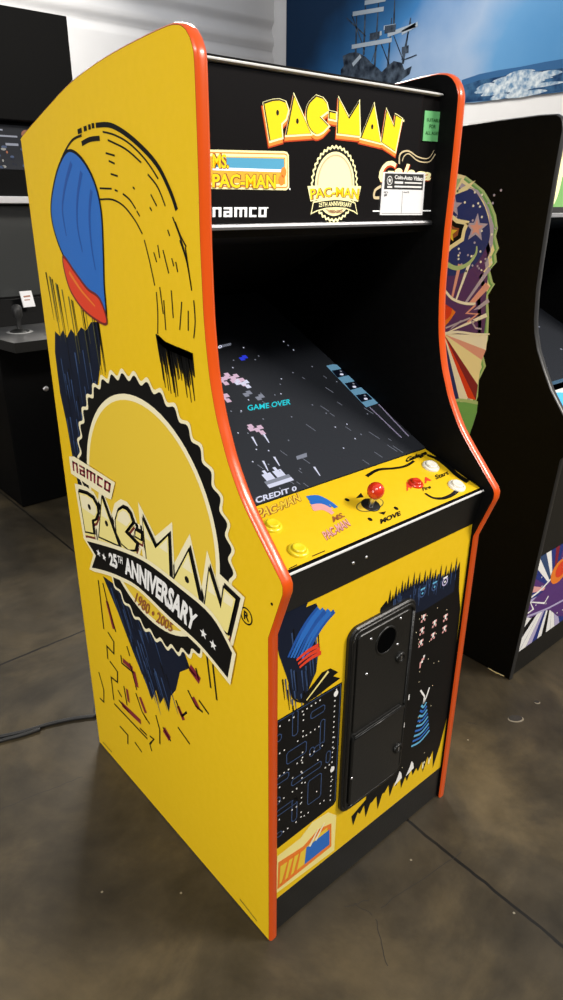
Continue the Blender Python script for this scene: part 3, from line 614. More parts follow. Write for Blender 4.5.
# paper card and green sticker on the marquee glass
mb = MB(); q = [(0.4428,1.524),(0.5682,1.526),(0.5686,1.449),(0.4409,1.45)]
def sheet(q, m, y=.1935):
    A = Art(mb, (0, y, 0), (1, 0, 0), (0, 0, 1), (0, -1, 0), 0); A.poly(q, m, 0)
    vs = [(p[0], y, p[1]) for p in q]; vb = [(p[0], y+.0012, p[1]) for p in q]
    for i in range(4): mb.face([vs[i], vs[(i+1) % 4], vb[(i+1) % 4], vb[i]], m)
    return A
A = sheet(q, PAPER)
A.poly([(0.448,1.522),(0.5623,1.523),(0.5631,1.495),(0.4479,1.495)], INK, 1)
A.text('Coin-Auto Video', [(0.4761,1.513),(0.5605,1.511)], [(0.4759,1.52),(0.5603,1.519)], WHITE, 2, .03)
A.line([(0.4767,1.507),(0.5016,1.507)], .004, WHITE, 2); A.line([(0.5061,1.507),(0.558,1.507)], .0025, WHITE, 2); A.line([(0.4769,1.5),(0.5581,1.5)], .003, WHITE, 2)
A.ring([(0.4622,1.51)][0], .0065, .008, WHITE, 2, 20); A.star([(0.4623,1.51)][0], .0055, WHITE, 2); A.line([(0.456,1.499),(0.4704,1.499)], .003, WHITE, 2)
A.line([(0.502,1.492),(0.5026,1.453)], .0008, INK, 1); A.line([(0.4449,1.453),(0.565,1.452)], .0006, INK, 1)
A.text('ID', [(0.4485,1.488),(0.4599,1.488)], [(0.4483,1.491),(0.4596,1.491)], INK, 1, .02); A.text('PRICE', [(0.5053,1.489),(0.5219,1.489)], [(0.505,1.491),(0.5215,1.492)], INK, 1, .02); A.text('#', [(0.4491,1.482),(0.4577,1.483)], [(0.4487,1.487),(0.4572,1.487)], INK, 1, .03)
o = mb.build('price_card', mq); o['label'] = 'white paper card with black header'
mb = MB(); A = sheet([(0.5517,1.632),(0.6041,1.633),(0.6026,1.582),(0.5519,1.581)], TAGG)
for t, a, b in (('SUITABLE', [(0.5583,1.614),(0.6,1.615)], [(0.5585,1.62),(0.6003,1.621)]), ('FOR', [(0.5674,1.603),(0.5876,1.604)], [(0.5677,1.61),(0.5879,1.61)]), ('ALL AGES', [(0.5568,1.592),(0.599,1.593)], [(0.5571,1.598),(0.5993,1.599)])): A.text(t, a, b, INKG, 1, .03)
o = mb.build('age_sticker', mq); o['label'] = 'green sticker with dark lettering'

# monitor glass with the picture on it
sl = math.hypot(1, .477); KV = (0, 1/sl, .477/sl); KN = (0, -.477/sl, 1/sl)
mb = MB(); mb.prism([(.1535, .9586), (.758, .955+.477*.612), (.758, .945+.477*.612), (.1535, .9486)], T, W-T, GLASSB)
def screen_art():
    A = Art(mb, (0, .146, .955), (1, 0, 0), KV, KN, 1)
    A.text('GAME OVER', [(0.2519,0.2457),(0.3008,0.2402),(0.3659,0.2358)], [(0.2612,0.2624),(0.3126,0.2559),(0.3791,0.2524)], P_CYAN, 2, .015)
    A.text('CREDIT 0', [(0.1001,0.0094),(0.1391,0.0096),(0.2019,0.0086)], [(0.1086,0.0241),(0.1464,0.0224),(0.2081,0.0195)], P_WHITE, 2, .03)
    # two small craft of stacked pixels, shots, pixel clusters and stars
    for c in [(0.1691,0.034),(0.1963,0.0342)]:
        for i, w in enumerate((5, 5, 3, 3, 1)):
            A.poly([(c[0]-.0036*w, c[1]+.009*i), (c[0]+.0036*w, c[1]+.009*i), (c[0]+.0036*w, c[1]+.009*(i+1)), (c[0]-.0036*w, c[1]+.009*(i+1))], P_WHITE if i != 1 else P_GREY, 2)
    for a, b in ([(0.2087,0.1713),(0.2021,0.1444)], [(0.2393,0.1713),(0.2334,0.1437)], [(0.1866,0.1026),(0.1787,0.0749)], [(0.2169,0.1046),(0.2114,0.0785)], [(0.2824,0.0503),(0.2772,0.0242)]): A.line([a, b], .005, P_WHITE, 2, w1=.002)
    for c, m in zip([(0.2886,0.3559),(0.2939,0.3394),(0.2989,0.3305),(0.3556,0.4141),(0.2537,0.3537),(0.2332,0.1866),(0.3031,0.2757),(0.2815,0.2945),(0.2226,0.3)], (P_PINK, P_PINK, P_WHITE, P_BLUE, P_PINK, P_PINK, P_GREY, P_GREY, P_PINK)):
        for k in range(5):
            ox, oy = ((0, 0), (.012, .005), (-.012, .006), (.006, -.011), (-.007, .014))[k]
            if m in (P_BLUE, P_GREY) and k > 1: break
            A.poly([(c[0]+ox-.006, c[1]+oy-.006), (c[0]+ox+.006, c[1]+oy-.006), (c[0]+ox+.006, c[1]+oy+.006), (c[0]+ox-.006, c[1]+oy+.006)], m, 2)
    A.text('0', [(0.3193,0.4631),(0.3318,0.4645)], [(0.3265,0.4739),(0.3392,0.4753)], P_WHITE, 2, .03); A.text('20000', [(0.333,0.4662),(0.3611,0.4685)], [(0.3392,0.4753),(0.3675,0.4776)], P_GREY, 2, .02)
    for i in range(60):
        p = (random.uniform(.10, .55), random.uniform(.02, .46)); A.disc(p, .0017, .0022, random.choice((P_GREY, P_GREY, P_WHITE)), 2, 6)
    for i in range(26):
        p = (random.uniform(.16, .56), random.uniform(.02, .32)); l = random.uniform(.008, .03); A.line([p, (p[0]+.3*l, p[1]-l)], .0012, P_GREY, 1)
    A.poly([(0.2647,0.0897),(0.2949,0.0907),(0.2877,0.0802),(0.2599,0.0803)], P_GREY, 2)
    # instruction strip at the right of the glass
    q = [(0.5631,0.3357),(0.5879,0.3362),(0.6052,0.3277),(0.597,0.1733),(0.5522,0.1706)]
    A.poly(q, CARDB, 3)
    for c in ([(0.5636,0.3145),(0.6015,0.3136),(0.5986,0.2868),(0.5596,0.2864)], [(0.5629,0.2629),(0.5988,0.2618),(0.5975,0.2374),(0.5576,0.236)], [(0.5582,0.2159),(0.5949,0.2138),(0.5937,0.1901),(0.5543,0.1894)]):
        A.poly(c, NAVY, 4); x = sum(p[0] for p in c)/4; y = sum(p[1] for p in c)/4; A.disc((x, y-.006), .006, .004, P_WHITE, 5, 8); A.disc((x+.007, y+.005), .003, .003, P_GREY, 5, 8)
    A.line([(0.5954,0.1698),(0.5838,0.0518)], .004, LILAC, 3); A.line([(0.5618,0.1678),(0.5609,0.0537)], .004, LILAC, 3); A.line([(0.6096,0.3266),(0.5993,0.0104)], .003, STEEL, 2)
screen_art()
o = mb.build('monitor_glass', cab, fix=False); o['label'] = 'dark tilted screen showing GAME OVER'

# control panel with its print, buttons and joystick
CVn = math.hypot(.162, .050); CV = (0, .162/CVn, .050/CVn); CN = (0, -.050/CVn, .162/CVn)
CPO = Vector((0, -.010, .907))
def cpt(x, v, h=0.): return CPO+Vector((x, 0, 0))+Vector(CV)*v+Vector(CN)*h
mb = MB(); mb.prism([(-.010, .907), (.152, .957), (.152, .935), (-.008, .889)], T, W-T, YEL, BLACKM)
A = Art(mb, CPO, (1, 0, 0), CV, CN, 0)
LEN = CVn
A.poly([(T, .0), (W-T, .0), (W-T, LEN), (T, LEN)], BLACKP, 0); A.poly([(T, .007), (W-T-.004, .007), (W-T-.004, LEN-.002), (T, LEN-.002)], YEL, 1)
def cp_art():
    lb = [(0.074,0.1355),(0.1248,0.1367),(0.1883,0.1434)]; lt = [(0.0929,0.1597),(0.1367,0.1572),(0.1996,0.1656)]
    A.text('PAC-MAN', shift(lb, .001, -.001), shift(lt, .001, .001), BROWN, 3, .08); A.text('PAC-MAN', lb, lt, GOLD, 4, .02)
    q = smooth([(0.2063,0.1522),(0.2262,0.1536),(0.2408,0.1399),(0.2506,0.1181),(0.2467,0.0994),(0.2282,0.0913),(0.2073,0.0945),(0.1994,0.1148),(0.1991,0.135)], 3, True)
    for k in range(5): A.line([(p[0], p[1]-.0) for p in smooth([(0.2058,0.1456),(0.2287,0.1385),(0.2382,0.1136),(0.2385,0.0965)], 5)] if k == 0 else [(p[0]-.004*k, p[1]-.008*k) for p in smooth([(0.2077,0.1447),(0.2287,0.1385),(0.2366,0.1177)], 5)], .010, BLUE if k < 3 else PINK, 3+k % 2)
    q = [(0.1636,0.0581),(0.24,0.0725),(0.2381,0.0538),(0.2216,0.0425),(0.1607,0.0141),(0.1557,0.0466)]
    lb = [(0.1462,0.0362),(0.2195,0.0403)]; lt = [(0.1582,0.0577),(0.2334,0.0658)]
    A.text('MS.', [(0.201,0.0651),(0.2356,0.068)], [(0.2117,0.0794),(0.2428,0.0811)], BROWN, 4, .04); A.text('PAC-MAN', [(0.1547,0.032),(0.2274,0.0429)], [(0.1615,0.053),(0.2331,0.0626)], BROWN, 4, .06); A.text('PAC-MAN', shift([(0.1547,0.032),(0.2274,0.0429)], 0, .0012), shift([(0.1615,0.053),(0.2331,0.0626)], 0, .0012), PINK, 5, .015)
    # joystick surround: lens, arrows, dots
    A.disc([(0.3106,0.0731)][0], .036, .017, OLIVE, 3, 28); A.disc([(0.3106,0.0731)][0], .0335, .0145, GOLD, 4, 28)
    for q in ([(0.322,0.1101),(0.2977,0.1017),(0.316,0.0968)], [(0.3141,0.0374),(0.3072,0.0474),(0.3264,0.0435)]): A.poly(q, BLACKP, 3)
    for c in [(0.2776,0.1057),(0.2768,0.0401),(0.3535,0.041)]: A.disc(c, .0045, .0055, BLACKP, 3, 12)
    A.text('MOVE', [(0.2853,0.0197),(0.3461,0.0206)], [(0.2958,0.0311),(0.3552,0.0316)], BLACKP, 4, .05)
    A.line(smooth([(0.3758,0.1471),(0.4184,0.1537),(0.458,0.1426),(0.4925,0.1378),(0.5266,0.1438)], 5), .008, BLACKP, 3, w1=.006)
    A.text('Galaga', [(0.4972,0.142),(0.5345,0.1447),(0.5779,0.1455)], [(0.5164,0.1606),(0.5501,0.1613),(0.5901,0.1619)], BLACKP, 4, .05, shear=.25)
    A.line(smooth([(0.5772,0.1479),(0.5878,0.1265),(0.5881,0.097),(0.5818,0.0629),(0.5846,0.0338)], 5), .010, BLACKP, 3, w1=.018)
    A.line(smooth([(0.4535,0.0486),(0.4578,0.0301),(0.4779,0.019),(0.5078,0.0184),(0.5363,0.0243)], 5), .006, BLACKP, 3, w1=.010)
    A.text('Start', [(0.5176,0.0713),(0.5648,0.0724)], [(0.5281,0.0844),(0.5743,0.0844)], BLACKP, 4, .03); A.text('Fire', [(0.4548,0.0554),(0.4809,0.0549)], [(0.4623,0.0652),(0.4886,0.0648)], BLACKP, 4, .03)
    A.text('A', [(0.4196,0.0713),(0.4411,0.0747)], [(0.4391,0.0945),(0.4535,0.0957)], RED, 3, .06); A.text('A', [(0.4798,0.0725),(0.5059,0.0745)], [(0.4903,0.0872),(0.5133,0.0909)], RED, 3, .06)
    A.line([(0.0439,0.0083),(0.0629,0.0094)], .002, BLACKP, 3); A.line([(0.1014,0.0135),(0.1327,0.0134)], .002, BLACKP, 3)
cp_art()
mb.build('control_panel', cab, fix=False)
mb = MB(); mb.prism([(-.0130, .9036), (-.0130, .9060), (-.009, .9072), (-.009, .9036)], T, W-T-.002, LIPM); o = mb.build('front_lip', cab, fix=True); o['label'] = 'thin bright lip along the control panel'
mb = MB(); mb.prism([(-.011, .901), (.0, .901), (.016, .822), (.004, .820)], T, W-T, BLACKM)
for x in (.20, .235): mb.lathe([(.0, .004), (.003, .003), (.0035, 0)], CHROME, Matrix.Translation((x, -.003, .866)) @ Matrix.Rotation(math.radians(82), 4, 'X'), 10)
mb.build('front_apron', cab, fix=True)
MCP = Matrix((Vector((1, 0, 0)), Vector(CV), Vector(CN))).transposed().to_4x4()
def on_cp(x, v): return Matrix.Translation(cpt(x, v)) @ MCP
def button(c, m, r, label):
    mb = MB(); mb.lathe([(r+.0045, 0), (r+.0045, .003), (r+.002, .0055), (r-.001, .006), (r-.0015, .004)], m, on_cp(*c))
    o = mb.build('push_button', cab); o['label'] = label
    mb = MB(); mb.lathe([(r-.0018, .003), (r-.0018, .009), (r-.004, .0105), (r*.5, .0095), (0, .009)], m, on_cp(*c)); mb.build('plunger', o)
for c in [(0.0878,0.1088),(0.088,0.0359)]: button(c, B_YEL, .0145, 'yellow push button')
for c in [(0.5459,0.111),(0.5438,0.0344)]: button(c, B_WHITE, .0150, 'white push button')
button([(0.4601,0.0813)][0], B_RED, .0125, 'red push button')
js = bpy.data.objects.new('joystick', None); COL.objects.link(js); js.parent = cab; js.location = cpt(*[(0.3104,0.0715)][0])-cab.location
JC = [(0.3104,0.0715)][0]
def jpart(name, prof, m, label=None):
    mb = MB(); mb.lathe(prof, m, on_cp(*JC)); me_o = mb.build(name, None); me_o.parent = js; me_o.matrix_parent_inverse = Matrix.Translation(-(js.location+cab.location))
    if label: me_o['label'] = label
jpart('dust_washer', [(.0, .0030), (.018, .0030), (.0195, .0022), (.0195, .0008)], BLACKM, 'black disc around the shaft')
jpart('shaft', [(.0055, .002), (.0050, .03)], CHROME, 'short metal shaft')
jpart('ball_top', [(0, .0195)]+[(.0172*math.sin(a), .0365-.0172*math.cos(a)) for a in (math.pi*i/14 for i in range(1, 14))]+[(0, .0537)], B_RED, 'glossy red ball')

# lower front panel with its print
mb = MB(); mb.box(T, W-T, .006, .022, .105, .8225, YEL)
def front_art():
    A = Art(mb, (0, .006, 0), (1, 0, 0), (0, 0, 1), (0, -1, 0), 1)
    # dark hatched corner, brush sweeps
    A.poly([(0.0227,0.7721),(0.0294,0.8002),(0.0407,0.822),(0.0999,0.8244),(0.093,0.8105),(0.1176,0.8087),(0.1286,0.785),(0.1154,0.7295),(0.1272,0.6901),(0.1233,0.6527),(0.1035,0.6206),(0.0859,0.6016),(0.065,0.6248),(0.0469,0.6846),(0.0298,0.7369)], NAVY, 1)
    for i in range(34):
        u, v = random.random(), random.random(); p = (.035+.10*u, .60+.20*v); A.line([p, (p[0]+.006, p[1]-.05)], .0035, random.choice((STEEL, BLACKP, STEEL)), 2, w1=.001)
    for k in range(7):
        s_ = smooth([(0.1332,0.7959),(0.1087,0.7806),(0.0846,0.7567),(0.0609,0.722)], 6); A.line([(p[0]+.007*k-.01, p[1]-.004*k) for p in s_[k % 2:]], .0125, BLUE if k % 3 else BLUE2, 3+k % 2, w1=.005)
    for k in range(3):
        s_ = smooth([(0.1263,0.7133),(0.0982,0.713),(0.071,0.7061)], 6); A.line([(p[0]+.004*k, p[1]-.010*k) for p in s_], .010, RED, 5+k % 2, w1=.005)
    A.poly([(0.0781,0.6059),(0.1035,0.6206),(0.1395,0.6445),(0.1612,0.6431),(0.1844,0.6219),(0.1706,0.6192),(0.1911,0.6038),(0.1578,0.5991),(0.1308,0.594),(0.0991,0.5919)], BLACKP, 3)
    A.line(smooth([(0.0545,0.6649),(0.0625,0.6285),(0.0806,0.6069),(0.0985,0.6138)], 5), .003, BLACKP, 4); A.line([(0.156,0.6386),(0.0989,0.5992)], .006, PALE, 5, w1=.003)
    # a panel of plain channels and dots
    z0, z1, x0, x1 = .262, .592, T+.001, .197
    A.poly([(x0, z0-.006), (x1-.006, z0), (x1, z0+.008), (x1, z1), (x0, z1)], BLACKP, 3); 
    for p in ([(x1-.004, z0+.01), (x1-.004, z1-.004), (x0, z1-.004)],): A.line(p, .0015, STEEL, 4)
    def rr(a, b, c, d): A.line(smooth([(a, c), (b, c), (b, d), (a, d)], 3, True) if 0 else [(a+.004, c), (b-.004, c), (b, c+.004), (b, d-.004), (b-.004, d), (a+.004, d), (a, d-.004), (a, c+.004)], .0020, STEEL, 4, True)
    for q in ((.064, .078, .530, .588), (.112, .150, .545, .562), (.050, .102, .468, .498), (.112, .124, .448, .470), (.125, .152, .452, .466), (.140, .152, .452, .525), (.024, .056, .432, .448), (.064, .146, .402, .418), (.024, .034, .380, .398), (.110, .148, .318, .384), (.024, .080, .348, .362), (.066, .080, .302, .362), (.024, .036, .540, .556), (.024, .040, .288, .300), (.160, .172, .400, .430)): rr(*q)
    for x in [.032+.0115*i for i in range(14)]:
        for z in (.578, .512, .455, .425, .388, .338, .295):
            if random.random() < .62: A.poly([(x-.0016, z-.0016+.04*(x-.1)), (x+.0016, z-.0016+.04*(x-.1)), (x+.0016, z+.0016+.04*(x-.1)), (x-.0016, z+.0016+.04*(x-.1))], WHITE, 5)
    for z in [.285+.0135*i for i in range(22)]:
        for x in ((.178,) if int(z*1000) % 2 else (.178, .092)): A.poly([(x-.0016, z-.0016), (x+.0016, z-.0016), (x+.0016, z+.0016), (x-.0016, z+.0016)], WHITE, 5)
    A.disc((.180, .572), .0062, .0075, WHITE, 6, 16); A.disc((.180, .372), .0062, .0075, WHITE, 6, 16)
    # framed patch of plain stripes below it
    fr = [(0.0251,0.1244),(0.0274,0.2342),(0.0917,0.2361),(0.1259,0.2572),(0.1741,0.2512),(0.2004,0.2229),(0.1998,0.1136)]
    A.poly(fr, PALE, 3); A.poly([(0.0279,0.1344),(0.1119,0.1344),(0.1891,0.1349),(0.1854,0.2096),(0.145,0.2219),(0.1011,0.2047),(0.0302,0.2142)], ORANGE, 4); A.poly([(0.0334,0.145),(0.1115,0.1472),(0.1758,0.1486),(0.1731,0.2066),(0.1456,0.2063),(0.1014,0.1924),(0.0359,0.1976)], GOLD, 5)
    A.poly([(0.1056,0.1459),(0.1822,0.1467),(0.1799,0.1954),(0.1102,0.1945)], BLUE, 6)
    for a, b in ([(0.0419,0.1377),(0.0582,0.1972)], [(0.059,0.1384),(0.0752,0.2014)], [(0.0763,0.1392),(0.0925,0.1995)]): A.line([a, b], .009, ORANGE, 7, w1=.004)
    for a, b in ([(0.1192,0.1904),(0.1449,0.225)], [(0.137,0.1947),(0.1629,0.2295)]): A.line([a, b], .008, CREAM, 7, w1=.004)
    # dark ragged field at the right
    top = []; 
    n = 26
    for i in range(n):
        f = i/(n-1); x = .318+(.553-.318)*f; top += [(x, .735+.012*math.sin(f*5)+random.uniform(-.004, .010)+(0.018 if i % 2 else 0)), (x+.004, .722+.010*math.sin(f*5))]
    bot = []
    for i in range(15):
        f = i/14; x = .560-.30*f; bot += [(x, .130+.035*random.random()+.02*(i % 2)), (x-.008, .172+.02*random.random())]
    A.poly([(.30, .20), (.30, .722)]+top+[(.566, .735), (.576, .66), (.592, .60), (.596, .50), (.596, .27), (.580, .19), (.560, .125)]+bot, BLACKP, 2)
    A.poly([(.34, .675), (.34, .722)]+[(p[0], p[1]-.006) for p in top if p[0] > .34]+[(.556, .72), (.556, .66), (.45, .655)], NAVY, 3)
    for i in range(40):
        x = random.uniform(.33, .555); z = random.uniform(.705, .735); A.line([(x, z), (x, z-random.uniform(.015, .035))], .003, STEEL, 4, w1=.001)
    def blocks(c, cells, s, m, lay=5):
        for i, j in cells: A.poly([(c[0]+s*(i-.5), c[1]+s*1.15*(j-.5)), (c[0]+s*(i+.5), c[1]+s*1.15*(j-.5)), (c[0]+s*(i+.5), c[1]+s*1.15*(j+.5)), (c[0]+s*(i-.5), c[1]+s*1.15*(j+.5))], m, lay)
    for c, m in zip([(0.4358,0.7035),(0.4774,0.7035),(0.5152,0.7017)], (SKY, SKY, WHITE)):
        A.ring(c, .007, .0105, STEEL if m is SKY else LILAC, 5, 20); A.line([(c[0]-.008, c[1]+.011), (c[0]+.008, c[1]+.011)], .004, m, 6); A.disc(c, .003, .003, m, 6, 10)
    patt = [(-1, 0), (0, 0), (1, 0), (0, 1), (0, -1)]; pat2 = [(0, 0), (1, 1), (-1, 1), (1, -1), (-1, -1), (0, 1)]
    for c in [(0.4491,0.6343),(0.4486,0.6004),(0.4496,0.5678),(0.4933,0.6006),(0.493,0.5669),(0.5343,0.599),(0.5359,0.5668)]: blocks(c, pat2, .0052, PINK); blocks(c, [(0, 0), (0, 1)], .0056, WHITE, 6)
    for c in [(0.461,0.5116)]: blocks(c, [(-1, -1), (-1, 0), (0, 1), (1, 2), (0, 0), (1, 1), (-1, -2)], .0052, PINK); blocks(c, [(0, 0), (1, 2)], .0056, WHITE, 6)
    # striped cone of blue arcs
    for i in range(9):
        f = i/8; a = along([(0.478,0.3772),(0.4554,0.2645)], f); b = along([(0.4972,0.3756),(0.5239,0.2737)], f)
        A.line(smooth([a, ((a[0]+b[0])/2, (a[1]+b[1])/2-.010), b], 4), .006, SKY if i % 2 == 0 else BLUE, 5)
    for p in ([(0.4673,0.4273),(0.4862,0.3995),(0.4853,0.3791)], [(0.5025,0.4175),(0.4944,0.3951),(0.4853,0.3791)]): A.line(p, .005, WHITE, 6)
    for c in [(0.4252,0.4296),(0.4167,0.3522)]: blocks(c, [(0, 0), (0, 1), (0, -1)], .0045, WHITE)
    for c in [(0.4158,0.1878),(0.4611,0.1904)]: A.poly([(c[0]-.016, c[1]-.016), (c[0]+.014, c[1]-.008), (c[0]+.010, c[1]+.010), (c[0]+.002, c[1]+.022), (c[0]-.004, c[1]+.006)], WHITE, 5)
    for c in [(0.5135,0.1661),(0.5379,0.1654)]: blocks(c, [(0, 0), (0, 1), (0, -1), (.7, 1)], .0060, CREAM)
    for i in range(22): A.disc((random.uniform(.42, .55), random.uniform(.20, .66)), .0013, .0016, CREAM, 5, 6)
front_art()
o = mb.build('front_panel', cab); o['label'] = 'yellow printed lower front with dark ragged field'
mb = MB(); mb.box(T, W-T, .006, .022, .004, .1035, BLACKM, .002); mb.build('kick_plate', cab)

# coin door
def rrect(x0, x1, z0, z1, r, n=6):
    pts = []
    for cx, cz, a0 in ((x1-r, z1-r, 0), (x0+r, z1-r, 90), (x0+r, z0+r, 180), (x1-r, z0+r, 270)):
        for i in range(n+1):
            a = math.radians(a0+90*i/n); pts.append((cx+r*math.cos(a), cz+r*math.sin(a)))
    return pts
def plate(mb, outline, y_back, y_front, m, bev=.002):
    n = len(outline); a = grow(outline, -bev)
    R0 = [mb.bm.verts.new((p[0], y_back, p[1])) for p in outline]; R1 = [mb.bm.verts.new((p[0], y_front+bev, p[1])) for p in outline]; R2 = [mb.bm.verts.new((p[0], y_front, p[1])) for p in a]
    k = mb.mi(m)
    for A_, B_ in ((R0, R1), (R1, R2)):
        for i in range(n):
            f = mb.bm.faces.new([A_[i], A_[(i+1) % n], B_[(i+1) % n], B_[i]]); f.material_index = k
    f = mb.bm.faces.new(R2); f.material_index = k
    f = mb.bm.faces.new(R0[::-1]); f.material_index = k
cx0, cx1, cz0, cz1 = .204, .408, .224, .712
cd = bpy.data.objects.new('coin_door', None); COL.objects.link(cd); cd.parent = cab; cd.location = Vector((.306, .003, .224))-cab.location
def cpart(mb, name, parent=None, label=None):
    o = mb.build(name, None, fix=True); o.parent = parent or cd; o.matrix_parent_inverse = Matrix.Translation(-Vector((.306, .003, .224)))
    if label: o['label'] = label
    return o
mb = MB(); plate(mb, rrect(cx0, cx1, cz0, cz1, .026), .0055, -.004, BLACKM, .003)
# raised rim following the frame
path = [(p[0], -.004, p[1]) for p in rrect(cx0+.010, cx1-.010, cz0+.010, cz1-.010, .020)]
mb.tube(path+path[:1], .0042, BLACKM, 8)
cpart(mb, 'door_frame')
mb = MB(); plate(mb, rrect(cx0+.020, cx1-.020, .446, cz1-.020, .012), -.003, -.007, BLACKM, .0015)
c_ = (.311, .646)
mb.lathe([(.0285, 0), (.0300, .002), (.0325, .002), (.0335, 0)], BLACKM, Matrix.Translation((c_[0], -.007, c_[1])) @ Matrix.Rotation(math.radians(90), 4, 'X'), 32)
mb.lathe([(0, .0006), (.0290, .0006)], HOLE, Matrix.Translation((c_[0], -.007, c_[1])) @ Matrix.Rotation(math.radians(90), 4, 'X'), 32)
for x, z in ((.262, .672), (.352, .682), (.256, .588), (.350, .618)): mb.lathe([(0, .0022), (.0022, .0018), (.003, 0)], CHROME, Matrix.Translation((x, -.007, z)) @ Matrix.Rotation(math.radians(90), 4, 'X'), 10)
cpart(mb, 'upper_door')
mb = MB(); plate(mb, rrect(cx0+.018, cx1-.018, cz0+.020, .441, .012), -.003, -.0125, BLACKM, .003)
mb.tube([(cx0+.022, -.0125, .4385), (cx1-.022, -.0125, .4385)], .0030, BLACKM, 8)
for x, z in ((.224, .330),): mb.lathe([(0, .0022), (.0025, .0018), (.0035, 0)], CHROME, Matrix.Translation((x, -.0125, z)) @ Matrix.Rotation(math.radians(90), 4, 'X'), 10)
cpart(mb, 'lower_door')
for c, y in (((.362, .580), -.007), ((.376, .322), -.0125)):
    mb = MB(); M_ = Matrix.Translation((c[0], y, c[1])) @ Matrix.Rotation(math.radians(90), 4, 'X')
    mb.lathe([(.0135, 0), (.0135, .003), (.011, .006), (.008, .0065), (.0075, .004), (0, .004)], BLACKM, M_, 24)
    mb.box(c[0]-.0014, c[0]+.0014, y-.0046, y-.0038, c[1]-.005, c[1]+.005, CHROME)
    cpart(mb, 'lock', None, 'round key lock')

